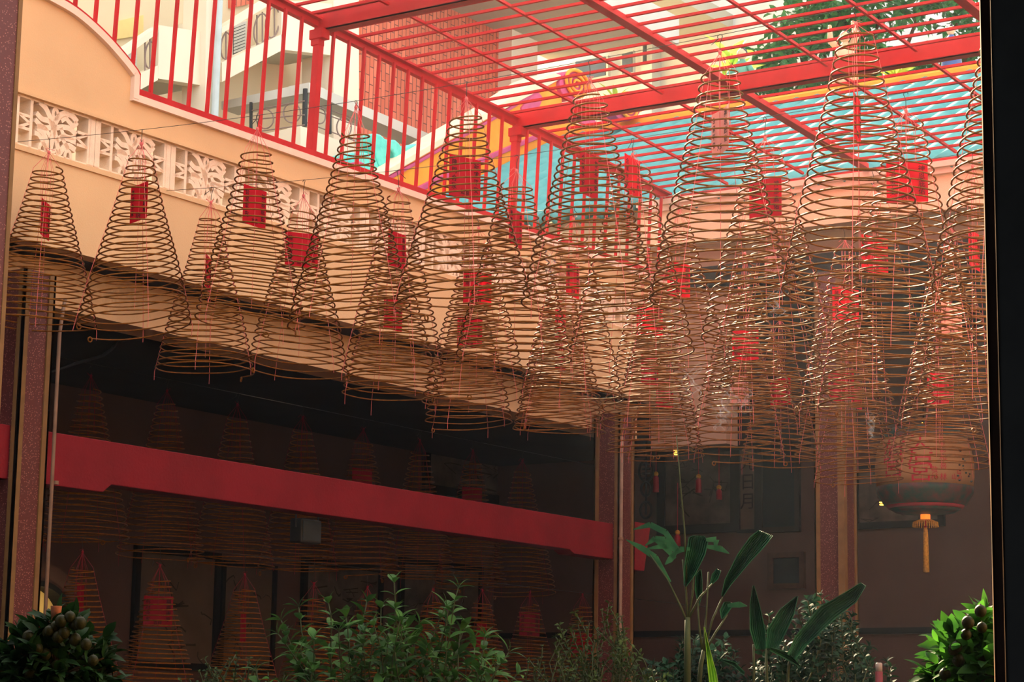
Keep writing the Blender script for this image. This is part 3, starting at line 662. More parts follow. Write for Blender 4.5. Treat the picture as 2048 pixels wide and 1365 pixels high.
ap('handrail', [(444, 55), (562, -18), (562, -4), (444, 67)], 'cream'); ap('stair_stringer', [(444, 125), (565, 68), (565, 100), (444, 164)], 'cream'); ap('stair_flight', [(444, 154), (565, 90), (565, 100), (444, 164)], 'grey', PW-.1, .8)
ap('landing_parapet', [(563, 0), (668, 8), (668, 111), (563, 99)], 'cream'); ap('landing_slab', [(563, 90), (668, 102), (668, 111), (563, 99)], 'grey', PW-.1, .8)
ap('handrail', [(100, 190), (236, 108), (241, 121), (100, 206)], 'cream')
ap('column', [(414, -80), (431, -80), (427, 330), (408, 330)], 'cream', PW+.08, .35); ap('column', [(667, -60), (718, -60), (718, 340), (667, 340)], 'cream', PW+.02, .5)
q = MB(); p0 = onp(0, PW+.14, 441, -60); p1 = onp(0, PW+.14, 433, 330); q.tube([(p0.x, p0.y, p0.z), (p0.x, p0.y, p1.z)], .042, 12)
apart('drain_pipe', q, 'pipe')
def win(name, pts, X, fr='cream', pane='window', slats=0):
    w = ap(name, pts, fr, X, .06); c = [sum(p[i] for p in pts)/4 for i in (0, 1)]
    inner_ = [(c[0]+(p[0]-c[0])*.84, c[1]+(p[1]-c[1])*.88) for p in pts]
    s = slab(0, X+.012, inner_, .03); s.v = [(x+17.5, y-18, z) for x, y, z in s.v]; s.build('pane', pane, w)
    if slats:
        A, B, C_, D_ = PX(0, X+.03, inner_); b = MB()
        for i in range(slats):
            t = (i+.5)/slats; l = A.lerp(D_, t); rr_ = B.lerp(C_, t); b.prism([l, rr_, rr_+V((0, 0, .03)), l+V((0, 0, .03))], (.02, 0, 0))
        b.v = [(x+17.5, y-18, z) for x, y, z in b.v]; b.build('louvre', 'palegrey', w)
    return w
win('window', [(466, 50), (493, 40), (492, 104), (465, 114)], -17.44, slats=9); win('window', [(250, 108), (273, 97), (273, 140), (250, 150)], -17.44, slats=7)
win('window', [(379, -30), (418, -22), (418, 36), (379, 42)], -17.44)
ap('panel', [(236, 42), (287, 30), (287, 70), (236, 78)], 'yellow', -17.46, .05); ap('panel', [(461, -6), (500, -10), (500, 8), (461, 16)], 'brick', -17.46, .05)
ap('window_sill', [(372, 46), (420, 38), (420, 46), (372, 56)], 'cream', -17.36, .12)
# railings of the stairs: bent bars
q = MB()
for x, yt, yb in [(290, 80, 148), (300, 75, 142), (309, 68, 137), (500, 38, 96), (514, 30, 92), (525, 24, 86), (537, 16, 82), (549, 9, 76), (452, 62, 122), (462, 57, 117)]:
    q.tube(PX(0, PW-.05, [(x, yt), (x, yb)]), .010, 5)
for cx, cy, a_, b_ in [(300, 110, 10, 26), (452, 92, 10, 26), (522, 58, 14, 30), (545, 45, 14, 30)]:
    q.tube(PX(0, PW-.05, [(cx+a_*math.cos(w), cy+b_*math.sin(w)-(a_*math.cos(w))*.5) for w in [2*PI*i/18 for i in range(18)]]), .010, 5, False, True)
apart('stair_railing', q, 'iron')
# corner balcony lower down
BX = -15.8; cn = onp(0, BX, 619, 166); by_ = cn.y
ap('balcony_band', [(618, 165), (875, 275), (875, 296), (618, 185)], 'palegrey', BX, .3)
q = slab(1, by_, [(443, 203), (617, 165), (617, 185), (443, 219)], .3); apart('balcony_band', q, 'palegrey')
pc = onp(0, BX, 601, 252); q = slab(0, BX, [(601, 252), (720, 297), (720, 360), (601, 330)], .2); apart('balcony_parapet', q, 'cream')
q = slab(1, pc.y, [(500, 274), (601, 252), (601, 330), (500, 345)], .2); apart('balcony_parapet', q, 'cream')
apart('balcony_floor', MB().box((-17.4, pc.y+.1, pc.z-.75), (BX-.1, pc.y+3.2, pc.z-.6)), 'grey')
q = MB().tube(PX(0, BX-.05, [(611, 178), (609, 253)]), .03, 8); q.tube(PX(0, BX-.05, [(660, 200), (660, 268)]), .02, 6); q.tube(PX(1, pc.y+.1, [(502, 205), (502, 272)]), .02, 6)
apart('balcony_post', q, 'darkiron')
q = MB()
for cx, cy, r_ in [(640, 232, 13), (688, 255, 17)]: q.tube(PX(0, BX-.06, [(cx+r_*.85*math.cos(w), cy+r_*1.2*math.sin(w)) for w in [2*PI*i/24 for i in range(24)]]), .009, 5, False, True)
for cx, cy, r_ in [(584, 226, 17), (530, 238, 17)]: q.tube(PX(1, pc.y+.1, [(cx+r_*math.cos(w), cy+r_*1.15*math.sin(w)) for w in [2*PI*i/24 for i in range(24)]]), .009, 5, False, True)
for ya, yb_ in ((203, 240), (215, 252), (245, 284)): q.tube(PX(0, BX-.06, [(612, ya), (715, yb_)]), .008, 5)
for ya, yb_ in ((222, 202), (240, 230), (266, 250)): q.tube(PX(1, pc.y+.1, [(500, ya), (609, yb_)]), .008, 5)
apart('balcony_railing', q, 'iron')
# pale building further back
PY_ = 31.0
pb = empty('white_building', (-17, PY_, 0), 'weathered white building behind the temple ridge', 'building')
def wp(name, mb, mt, par=None):
    o_ = par or pb; mb.v = [(x+17, y-PY_, z) for x, y, z in mb.v]; return mb.build(name, mt, o_)
xr_ = onp(1, PY_, 1640, 100).x
wp('wall', MB().box((-22, PY_, 0), (xr_, PY_+6, 15.5)), 'white')
wp('side_wall', MB().box((-22, PY_-.35, 0), (onp(1, PY_, 1276, 100).x, PY_, 11.6)), 'cream2')
wp('corner_strip', MB().box((onp(1, PY_, 1300, 100).x, PY_-.3, 0), (onp(1, PY_, 1322, 100).x, PY_, 15.5)), 'palegrey')
def wwin(pts):
    w = wp('window', slab(1, PY_-.42, pts, .08), 'palegrey'); c = [sum(p[i] for p in pts)/4 for i in (0, 1)]
    wp('pane', slab(1, PY_-.44, [(c[0]+(p[0]-c[0])*.84, c[1]+(p[1]-c[1])*.9) for p in pts], .03), 'window', w); return w
wwin([(1242, 106), (1266, 100), (1266, 146), (1242, 150)]); wwin([(1145, 122), (1216, 110), (1216, 152), (1145, 165)])
wp('vertical_pipe', MB().tube([(onp(1, PY_-.1, 1308, 90).x, PY_-.4, onp(1, PY_, 1308, 140).z), (onp(1, PY_-.1, 1308, 90).x, PY_-.4, 15)], .035, 8), 'darkiron')
q = onp(2, 13.0, 1400, 22); wp('balcony_slab', MB().box((q.x-2.4, PY_-2.2, 13.0), (q.x, PY_, 13.25)), 'grey')

# tree beyond the ridge
def tree(name, label, blobs, mt, seed, n, L, W):
    rnd = random.Random(seed); c0 = blobs[0]; base = V((onp(1, 30, c0[0], c0[1]).x+.8, 29.6, 0)); r = empty(name, base, label, 'tree')
    b = MB(); br = MB(); top = V((0, 0, 8.4)); br.tube([(0, 0, 0), (.1, .05, 4), (0, 0, 8.4)], [.22, .18, .13], 8)
    for px, py, rp, Y in blobs:
        c = onp(1, Y, px, py)-base; R = rp*mpp(c+base); br.tube([top, top.lerp(c, .5)+V((0, 0, .3)), c], [.09, .05, .02], 5)
        for i in range(int(n*(R/.9)**2)):
            while True:
                o_ = V((rnd.uniform(-1, 1), rnd.uniform(-1, 1), rnd.uniform(-1, 1)))
                if o_.length < 1: break
            p = c+V((o_.x*R, o_.y*R*1.2, o_.z*R)); d = V((rnd.gauss(0, 1), rnd.gauss(0, 1), rnd.gauss(-.3, .6)))
            for q in range(3): b.leaf(p+V((rnd.gauss(0, .07), rnd.gauss(0, .07), rnd.gauss(0, .05))), d+V((rnd.gauss(0, .7), rnd.gauss(0, .7), rnd.gauss(0, .5))), (rnd.gauss(0, .4), rnd.gauss(0, .4), 1), L*rnd.uniform(.7, 1.3), W, fine=False)
    b.build('foliage', mt, r); br.build('trunk', 'bark', r, True)
tree('leafy_tree', 'leafy green tree rising behind the temple ridge against white sky',
     [(1600, 105, 58, 28.5), (1545, 135, 48, 28), (1660, 160, 55, 28.5), (1590, 190, 60, 28), (1700, 70, 52, 29), (1645, 45, 42, 29), (1760, 25, 50, 29.5), (1740, 120, 48, 29), (1850, -5, 55, 30), (1930, 20, 45, 30), (1905, 95, 42, 30), (1800, 165, 60, 29), (1890, 150, 55, 29.5), (1520, 215, 45, 28), (1700, 210, 70, 28.5), (1800, 225, 60, 29), (1960, 80, 40, 30), (1480, 185, 40, 28), (1575, 60, 36, 28.5), (1615, 10, 44, 29), (1690, 130, 45, 28.5), (1880, 205, 45, 29), (1700, 15, 45, 29)], 'canopy', 11, 300, .20, .10)

# ------------------------------------------------------------------ pictures and objects in the halls
def picture(ax, val, pts, mt, label, fw=.06, frame='black', name='wall_picture', strokes=0, chars=None, seed=1, t=.05):
    """framed picture hung on a wall plane; pts = px corners TL TR BR BL"""
    P = PX(ax, val, pts); c = (P[0]+P[1]+P[2]+P[3])/4; r = empty(name, c, label, 'picture')
    hx = ((P[1]-P[0]).length+(P[2]-P[3]).length)/4; hz = ((P[0]-P[3]).length+(P[1]-P[2]).length)/4
    u = V((0, 1, 0)) if ax == 0 else V((1, 0, 0)); n = V((1, 0, 0)) if ax == 0 else V((0, -1, 0)); w = V((0, 0, 1))
    def bx(a0, a1, b0, b1, d0, d1, mb): mb.prism([u*a0+w*b0+n*d0, u*a1+w*b0+n*d0, u*a1+w*b1+n*d0, u*a0+w*b1+n*d0], n*(d1-d0))
    f = MB(); bx(-hx, hx, hz-fw, hz, 0, t, f); bx(-hx, hx, -hz, -hz+fw, 0, t, f); bx(-hx, -hx+fw, -hz+fw, hz-fw, 0, t, f); bx(hx-fw, hx, -hz+fw, hz-fw, 0, t, f)
    f.build('frame', frame, r)
    s = MB(); bx(-hx+fw*.9, hx-fw*.9, -hz+fw*.9, hz-fw*.9, .005, .02, s); s.build('sheet', mt, r)
    rnd = random.Random(seed)
    if strokes:
        k = MB()
        for i in range(strokes):
            p = u*rnd.uniform(-hx*.6, hx*.6)+w*rnd.uniform(-hz*.7, hz*.7)+n*.022; pts_ = [p]
            for j in range(4): p = p+u*rnd.gauss(0, hx*.13)+w*rnd.gauss(-.02, hz*.08); pts_.append(p)
            k.ribbon(pts_, rnd.uniform(.006, .022), n*.002, n)
        k.build('brush_marks', 'pale_ink', r)
    if chars: text('characters', chars[0], chars[1], 'ink', r, n*.023, (0, 0, 1), n, chars[2])
    return r
HB = 22.18
picture(1, HB, [(1318, 870), (1480, 866), (1480, 1064), (1318, 1072)], 'picture', 'large dark framed ink painting on the far wall right of the corner pillar', .10, strokes=16, seed=3)
picture(1, HB, [(1477, 868), (1518, 867), (1518, 1066), (1477, 1067)], 'paper2', 'narrow framed calligraphy scroll with large black characters beside the dark glass picture', .035, 'black', strokes=0, chars=('光\n日\n月', .20, 1.1))
picture(1, HB, [(1518, 880), (1602, 877), (1602, 1064), (1518, 1068)], 'glass', 'dark glazed picture beside the gold cornered pillar', .06)
picture(1, HB, [(1538, 1108), (1612, 1104), (1612, 1176), (1540, 1182)], 'glass', 'small painting in a brown wooden frame low on the far wall', .06, 'wood')
picture(1, HB, [(1686, 905), (1710, 903), (1710, 1056), (1686, 1058)], 'paper2', 'narrow calligraphy scroll just right of the gold cornered pillar', .03, chars=('天\n地\n人', .17, 1.3))
picture(1, HB, [(1708, 930), (1890, 922), (1890, 1053), (1708, 1060)], 'picture', 'wide dark framed picture behind the big paper lantern', .07, strokes=10, seed=8)
q = V(onp(1, HB, 1688, 1200)); MB().box((-.03, -.04, -q.z), (.03, 0, .6)).build('wall_batten', 'black').location = q
tag(bpy.data.objects['wall_batten'], 'dark vertical batten on the far wall just right of the gold cornered pillar', 'batten')
HX = -15.19
picture(0, HX, [(845, 855), (1078, 878), (1078, 1020), (845, 988)], 'picture', 'wide framed ink painting high on the hall back wall above the red beam', .10, strokes=22, seed=11)
picture(0, HX, [(1090, 880), (1153, 888), (1153, 1012), (1090, 1004)], 'picture', 'narrow framed ink painting above the right end of the red beam', .07, strokes=7, seed=12)
picture(0, HX, [(1092, 1085), (1178, 1095), (1178, 1142), (1092, 1134)], 'paper2', 'small framed picture just under the right end of the red beam', .05, strokes=5, seed=13)
picture(0, HX, [(1116, 1160), (1186, 1167), (1186, 1255), (1116, 1250)], 'picture', 'dark framed picture low on the hall wall beside the corner pillar', .05, strokes=6, seed=14)
picture(0, HX, [(262, 1085), (432, 1112), (432, 1345), (262, 1335)], 'paper2', 'hanging calligraphy panel with dark side rails behind the full red tag', .07, 'black', 'hanging_scroll', strokes=14, seed=15)
picture(0, HX, [(436, 1120), (545, 1134), (545, 1345), (436, 1340)], 'paper2', 'second hanging calligraphy panel in the hall, right of the widest one', .05, 'black', 'hanging_scroll', strokes=12, seed=16)
picture(0, HX, [(1000, 1085), (1088, 1095), (1088, 1240), (1000, 1232)], 'paper2', 'hanging calligraphy panel under the red beam near its right end', .05, 'black', 'hanging_scroll', strokes=10, seed=17)
picture(0, HX, [(600, 1120), (760, 1130), (760, 1260), (600, 1256)], 'picture', 'dark framed painting in the hall behind the leafy shrub', .07, strokes=9, seed=18)
picture(0, HX, [(795, 1120), (960, 1130), (960, 1250), (795, 1244)], 'picture', 'dark framed painting in the hall above the right half of the shrub', .07, strokes=9, seed=19)
# arch behind the left pillar, its recess standing for daylit space beyond
ac = onp(0, -15.1, 58, 1262); ar = empty('arch_moulding', ac, 'curved arch moulding over a recess lit by an added fill behind the left pillar', 'arch')
def arc(r0, r1, d0, d1, mt, nm):
    b = MB(); n = 26
    for i in range(n):
        a0, a1 = PI*i/n, PI*(i+1)/n
        b.prism([V((d0, math.cos(a0)*r0, math.sin(a0)*r0)), V((d0, math.cos(a0)*r1, math.sin(a0)*r1)), V((d0, math.cos(a1)*r1, math.sin(a1)*r1)), V((d0, math.cos(a1)*r0, math.sin(a1)*r0))], (d1-d0, 0, 0))
    b.build(nm, mt, ar)
arc(.44, .62, -.09, .12, 'peach2', 'moulding'); arc(.40, .45, -.09, .14, 'black', 'inner_line')
b = MB().prism([V((-.05, math.cos(PI*i/20)*.42, math.sin(PI*i/20)*.42)) for i in range(21)], (.02, 0, 0)); b.build('recess_panel', 'yellow', ar)
MB().box((-.02, -.42, .02), (.05, .42, .12)).build('red_rail', 'redbeam', ar)
pl = bpy.data.lights.new('recess_fill', 'POINT'); pl.energy = 2.2; pl.color = (1, .72, .35); pl.shadow_soft_size = .04  # added fill, stands in for the daylight beyond
po = bpy.data.objects.new('recess_fill', pl); COL.objects.link(po); po.location = ac+V((.28, .05, .2))
# hanging ornaments with red tassels
def tassel(px, py0, py1, Y, label):
    a = onp(1, Y, px, py0); c = onp(1, Y, px, py1); r = empty('hanging_tassel', a, label, 'tassel', 'red tassels in front of the far wall'); L = a.z-c.z
    MB().tube([(0, 0, .0), (0, 0, .5)], .004, 5).build('cord', 'lred', r)
    MB().ball((0, 0, -.02), .028, 10).build('bead', 'gold', r, True)
    MB().lathe([(.012, -.03), (.030, -.06), (.034, -L), (.004, -L)], seg=10).build('fringe', 'lred', r, True)
tassel(1312, 945, 985, 21.0, 'red tassel hanging nearest the corner pillar'); tassel(1397, 950, 986, 21.0, 'red tassel hanging before the large painting, middle one'); tassel(1438, 972, 1000, 21.0, 'red tassel hanging before the right part of the large painting'); tassel(1355, 1062, 1092, 20.2, 'red tassel with gilt top hanging low above the palm leaves')
cv = empty('hanging_ornament', onp(1, 20.9, 1292, 975), 'dark carved openwork ornament hanging between the corner pillar and the large painting', 'ornament')
q = MB()
for i, (dz, rr_) in enumerate(((.18, .09), (-.02, .06), (-.25, .07))):
    q.tube([(rr_*math.cos(2*PI*k/18), 0, dz+rr_*1.3*math.sin(2*PI*k/18)) for k in range(18)], .014, 6, False, True)
q.tube([(0, 0, .8), (0, 0, -.3)], .012, 6)
for k in range(4): q.tube([(-.05, 0, .10+k*.05), (.05, 0, .10+k*.05)], .012, 6)
q.build('openwork', 'black', cv, True)
# small lamps, and one glowing block for a yellow reflection
def lamp(px, py, Y, mt, w, h, label):
    c = onp(1, Y, px, py); r = empty('hanging_lamp_or_glint', c, label, 'lamp')
    MB().box((-w, -.02, .006), (w, .02, h)).build('bulb', mt, r, bevel=.008); MB().box((-w*.9, -.02, -h), (w, .02, -.006)).build('bulb', mt, r, bevel=.008)
    MB().box((-w*.3, -.01, h), (w*.3, .01, h+.05)).build('holder', 'black', r); MB().tube([(0, 0, h+.05), (0, 0, h+.9)], .004, 5).build('cord', 'black', r)
lamp(1352, 905, 20.6, 'lampglow', .022, .030, 'small glowing yellow lamp by the top of the palm spear')
lamp(1846, 850, 21.0, 'lampglow', .011, .022, 'tiny glowing yellow lamp above the paper lantern'); lamp(1763, 1008, 21.5, 'lampglow', .020, .018, 'small square yellow reflection left of the lantern base')
fl = empty('hanging_floodlight', onp(0, -11.3, 614, 1045), 'dark floodlight hung under the red beam', 'floodlight')
MB().box((-.07, -.13, -.17), (.05, .13, .02)).build('housing', 'darkiron', fl, bevel=.012); MB().tube([(0, -.14, -.05), (0, -.14, .12), (0, .14, .12), (0, .14, -.05)], .008, 6).build('bracket', 'darkiron', fl); MB().box((.05, -.11, -.15), (.056, .11, 0)).build('glass', 'window', fl)
pp = [onp(0, -11.6, *p) for p in ((100, 746), (150, 728), (205, 712), (222, 700), (236, 684), (262, 678))]
tag(MB().tube(pp, .012, 6).build('ceiling_cable', 'black', None, True), 'dark cable sagging under the hall ceiling beside the left pillar', 'cable')

# ------------------------------------------------------------------ paper lantern
lc = onp(1, 19.9, 1849, 935); sc_ = mpp(lc); LR = 98*sc_
ln = empty('hanging_lantern', lc, 'big round paper lantern with red characters and green bands', 'lantern')
def zz(py): return onp(1, 19.9, 1849, py).z-lc.z
pr = [(.62*LR, zz(868)), (.86*LR, zz(878)), (.95*LR, zz(900)), (LR, zz(930)), (LR, zz(955)), (.97*LR, zz(978))]
MB().lathe(pr, seg=40).build('paper_body', 'lcream', ln, True)
MB().lathe([(.5*LR, zz(856)), (.66*LR, zz(858)), (.885*LR, zz(876)), (.86*LR, zz(886)), (.5*LR, zz(884))], seg=40).build('top_band', 'lgreen', ln, True)
MB().lathe([(.985*LR, zz(976)), (.975*LR, zz(988)), (.84*LR, zz(1010)), (.80*LR, zz(1013))], seg=40).build('bottom_band', 'lgreen', ln, True)
MB().lathe([(.80*LR, zz(1012)), (.76*LR, zz(1017)), (.74*LR, zz(1019))], seg=40).build('red_hoop', 'lred', ln, True)
MB().lathe([(.75*LR, zz(1018)), (.60*LR, zz(1026)), (.1*LR, zz(1028))], seg=40).build('green_base', 'lgreen', ln, True)
MB().lathe([(.046, zz(1030)), (.046, zz(1040)), (.02, zz(1041))], seg=16).build('candle_cup', 'flame', ln)
b = MB()
for q in range(30):
    w = 2*PI*q/30; b.tube([(.05*math.cos(w), .05*math.sin(w), zz(1041)), (.115*math.cos(w), .115*math.sin(w), zz(1046)), (.12*math.cos(w), .12*math.sin(w), zz(1055))], .007, 4)
b.build('fringe', 'gold', ln)
MB().lathe([(.015, zz(1056)), (.022, zz(1062)), (.02, zz(1064)), (.024, zz(1066)), (.030, zz(1145)), (.004, zz(1146))], seg=12).build('tassel', 'gold', ln, True)
MB().tube([(0, 0, zz(1030)), (0, 0, zz(1060))], .012, 6).build('tassel_cord', 'lred', ln); MB().tube([(0, 0, zz(858)), (0, 0, 5.95-lc.z)], .008, 6).build('cord', 'black', ln)
va = math.atan2(-lc.y, -lc.x)
def lchar(ch, size, dpx, py, sx=1.0):
    off = math.asin(max(-.97, min(.97, dpx*sc_/LR))); w = va+off   # along the curve
    me = textmesh(ch, size, 'redink').copy(); o_ = bpy.data.objects.new('characters', me); COL.objects.link(o_); o_.parent = ln; z0 = zz(py)
    for v_ in me.vertices:
        a_ = w+v_.co.x*sx/LR; z_ = z0+v_.co.y; k = 1.0
        for (r0_, za), (r1_, zb_) in zip(pr, pr[1:]):
            if zb_ <= z_ <= za: k = (r0_+(r1_-r0_)*(za-z_)/(za-zb_))/LR
        rr_ = LR*k+.004+v_.co.z; v_.co = (rr_*math.cos(a_), rr_*math.sin(a_), z_)
for ch, py in (('天', 899), ('后', 927), ('宮', 958)): lchar(ch, .19, -8, py, 1.35)
for ch, py in (('后', 904), ('宮', 945)): lchar(ch, .22, -62, py, 1.25)
for ch, py in (('信', 895), ('德', 911), ('和', 927), ('喜', 943), ('林', 966)): lchar(ch, .075, 36, py)
lchar('敬', .065, 19, 952); lchar('林', .075, 19, 966)
for dpx, py in ((57, 964), (68, 965), (66, 953)): lchar('山', .06, dpx, py)
lf_ = MB()
for i in range(14):
    rnd = random.Random(i); w = va+math.asin(min(.97, (60+rnd.uniform(0, 32))*sc_/LR)); z_ = zz(rnd.uniform(900, 972)); lf_.ball((LR*math.cos(w), LR*math.sin(w), z_), .013, 6, (1, 1, .8))
lf_.build('painted_flower', 'lgreen', ln, True)

# ------------------------------------------------------------------ plants along the bottom
def potted(name, loc, label, cat='plant', ph=.5, pr_=.28, grp=None):
    r = empty(name, loc, label, cat, grp)
    MB().lathe([(pr_*.7, 0), (pr_*.95, ph*.5), (pr_, ph*.9), (pr_*1.06, ph), (pr_*.9, ph), (pr_*.88, ph*.92), (.02, ph*.9)], seg=24).build('pot', 'pot', r, True)
    return r
def sprig(b, st, base, d, L, rnd, ll, lw, every, pair=True):
    d = V(d).normalized(); p = V(base); path = [p.copy()]; n = max(2, int(L/every)); cur = d.copy()
    for i in range(n):
        cur = (cur+V((rnd.gauss(0, .10), rnd.gauss(0, .10), .03))).normalized(); p = p+cur*every; path.append(p.copy())
        a = rnd.uniform(0, 6.28) if not pair else (i % 2)*1.57+rnd.uniform(-.5, .5)
        sd = cur.orthogonal().normalized(); s2 = cur.cross(sd)
        for sg in (1, -1):
            o_ = (sd*math.cos(a)+s2*math.sin(a))*sg
            b.leaf(p, o_*.9+cur*.45, cur, ll*rnd.uniform(.7, 1.15), lw*rnd.uniform(.8, 1.1))
    s1 = cur.orthogonal().normalized()
    for sg in (1, -1): b.leaf(p, cur+s1*(.55*sg), cur, ll*.7, lw*.6)
    st.tube(path, .0035, 4)
def at_depth(px, py, d): q = ray(px, py); return EYE+q*(d/q.dot(FWD))
# leafy shrub
rnd = random.Random(21); c0 = at_depth(760, 1400, 11.0); sh = potted('leafy_shrub', (c0.x, c0.y, 0), 'leafy green shrub with paired pointed leaves in front of the dark hall', 'shrub', .55, .4)
b = MB(); st = MB(); org = V((c0.x, c0.y, 0))
tops = [(860, 1160), (855, 1178), (937, 1176), (686, 1190), (640, 1205), (772, 1195), (600, 1205), (560, 1280), (905, 1205), (800, 1215), (745, 1212), (830, 1200), (680, 1235), (720, 1250), (770, 1245), (820, 1240), (870, 1225), (940, 1240), (990, 1275), (960, 1290), (650, 1240), (640, 1280), (700, 1290), (760, 1285), (820, 1290), (880, 1275), (920, 1310), (980, 1310), (1000, 1340), (860, 1330), (800, 1335), (740, 1330), (690, 1335), (640, 1320), (600, 1300), (930, 1345), (1040, 1345), (520, 1330), (560, 1345), (1020, 1330), (830, 1355), (770, 1355), (900, 1350)]
for _ in range(34): tops.append((rnd.uniform(560, 1010), rnd.uniform(1215, 1350)))
for px, py in tops:
    t = at_depth(px, py, 11+rnd.uniform(-.45, .45))-org; bs = V((t.x*.35, t.y*.35, 1.1)); dd_ = (t-bs).normalized(); L = min(.75, (t-bs).length)*rnd.uniform(.6, 1)
    st.tube([V((t.x*.1, t.y*.1, .5)), bs, t-dd_*L*.98], [.012, .008, .004], 5); sprig(b, st, t-dd_*L, dd_, L, rnd, .105, .040, .062)
b.build('foliage', 'shrub', sh, True); st.build('stem', 'stem', sh, True)
# fine-leaved bushes
def finebush(cx, cy, w, h, d, seed, label, n, ll=.035, lw=.016, mt='fine', up=.6):
    rnd = random.Random(seed); c = at_depth(cx, 1420, d); r = potted('fine_leaved_bush', (c.x, c.y, 0), label, 'bush', .5, .32); b = MB(); st = MB(); org = V((c.x, c.y, 0))
    for i in range(n):
        px = cx+rnd.uniform(-1, 1)*w; k = 1-((px-cx)/w)**2*.7; py = cy+h*(1-k)+rnd.uniform(0, h*.9)
        t = at_depth(px, py, d+rnd.uniform(-.35, .35))-org; bs = V((t.x*.4, t.y*.4, t.z-.45)); L = rnd.uniform(.2, .45); dd_ = ((t-bs).normalized()+V((rnd.gauss(0, .4), rnd.gauss(0, .4), up-.6))).normalized()
        st.tube([V((t.x*.1, t.y*.1, .45)), V((t.x*.25, t.y*.25, 1.2)), t-dd_*L*.97], [.01, .006, .0025], 4); sprig(b, st, t-dd_*L, dd_, L, rnd, ll, lw, .032)
    b.build('foliage', mt, r, True); st.build('stem', 'stem', r, True); return r
finebush(1190, 1215, 140, 150, 12, 31, 'wispy fine leaved bush at the foot of the corner pillar', 105)
finebush(470, 1315, 120, 60, 11.5, 32, 'low fine leaved bush right of the left kumquat tree', 60, .028, .014)
finebush(1640, 1190, 130, 170, 12.6, 33, 'dark green bush below the gold cornered pillar', 120, .06, .03, 'bushleaf')
finebush(1400, 1270, 130, 100, 12.9, 34, 'dark green undergrowth bush behind the palm trunk', 70, .06, .03, 'bushleaf')
# palm
PD = 11.6; c0 = at_depth(1380, 1420, PD); pmr = potted('potted_palm', (c0.x, c0.y, 0), 'young palm with pleated leaves and one thin tall spear', 'palm', .55, .35); org = V((c0.x, c0.y, 0))
def pl_(px, py, dd=0): return at_depth(px, py, PD+dd)-org
def stalk(pts, r0_, r1_, dd=0, mt='stem', nm='stalk'):
    P = [pl_(x, y, dd) for x, y in pts]; n = len(P); MB().tube(P, [r0_+(r1_-r0_)*i/(n-1) for i in range(n)], 8).build(nm, mt, pmr, True)
a_ = pl_(1375, 1400); stalk([(1374, 1420), (1375, 1300), (1375, 1235)], .020, .014, nm='trunk'); MB().tube([V((a_.x, a_.y, .5)), a_], .022, 8).build('trunk', 'stem', pmr, True)
stalk([(1394, 1420), (1402, 1330), (1408, 1300)], .014, .010, .1, nm='trunk')
for q in ([(1375, 1240), (1372, 1180), (1365, 1120)], [(1376, 1240), (1385, 1190), (1387, 1150)], [(1377, 1238), (1400, 1195), (1425, 1168)], [(1372, 1240), (1362, 1215), (1335, 1160), (1300, 1110)], [(1408, 1302), (1425, 1240), (1445, 1195)], [(1406, 1300), (1412, 1240), (1417, 1145)], [(1404, 1300), (1398, 1250), (1395, 1200)], [(1410, 1304), (1432, 1265), (1455, 1230)]):
    stalk(q, .007, .004)
stalk([(1373, 1165), (1369, 1060), (1360, 960), (1353, 872)], .006, .0025, nm='spear')
def blade(px_pts_l, px_pts_r, dd, depth_bow, nm='leaf_blade', mt='palm', pleats=9):
    """pleated leaf between two outlines (base to tip)"""
    b = MB(); n = len(px_pts_l); G = []
    for i in range(n):
        row = []
        for j in range(pleats*2+1):
            t = j/(pleats*2); x = px_pts_l[i][0]*(1-t)+px_pts_r[i][0]*t; y_ = px_pts_l[i][1]*(1-t)+px_pts_r[i][1]*t
            bow = depth_bow*math.sin(PI*t)+(.016 if j % 2 else -.016)*min(1, .3+i/n)
            row.append(len(b.v)); p = pl_(x, y_, dd+bow+.12*i/n); b.v.append(tuple(p))
        G.append(row)
    for i in range(n-1):
        for j in range(pleats*2): b.f.append((G[i][j], G[i][j+1], G[i+1][j+1], G[i+1][j]))
    o_ = b.build(nm, mt, pmr); s_ = o_.modifiers.new('solid', 'SOLIDIFY'); s_.thickness = .002
blade([(1443, 1192), (1450, 1160), (1475, 1110), (1500, 1075), (1518, 1061)], [(1446, 1194), (1462, 1170), (1500, 1125), (1528, 1095), (1546, 1072)], 0, .06)
blade([(1368, 1172), (1368, 1140), (1374, 1100), (1378, 1076), (1388, 1072)], [(1372, 1174), (1390, 1150), (1410, 1110), (1416, 1085), (1408, 1072)], -.05, .05)
blade([(1396, 1210), (1390, 1180), (1392, 1150), (1400, 1140)], [(1398, 1212), (1404, 1190), (1404, 1160), (1402, 1140)], .1, .04, pleats=5)
blade([(1420, 1170), (1424, 1150), (1434, 1138)], [(1422, 1172), (1436, 1158), (1442, 1142)], .1, .02, pleats=4)
blade([(1443, 1238), (1440, 1222), (1448, 1205), (1460, 1205)], [(1445, 1238), (1456, 1226), (1466, 1212), (1466, 1207)], 0, .03, pleats=4)
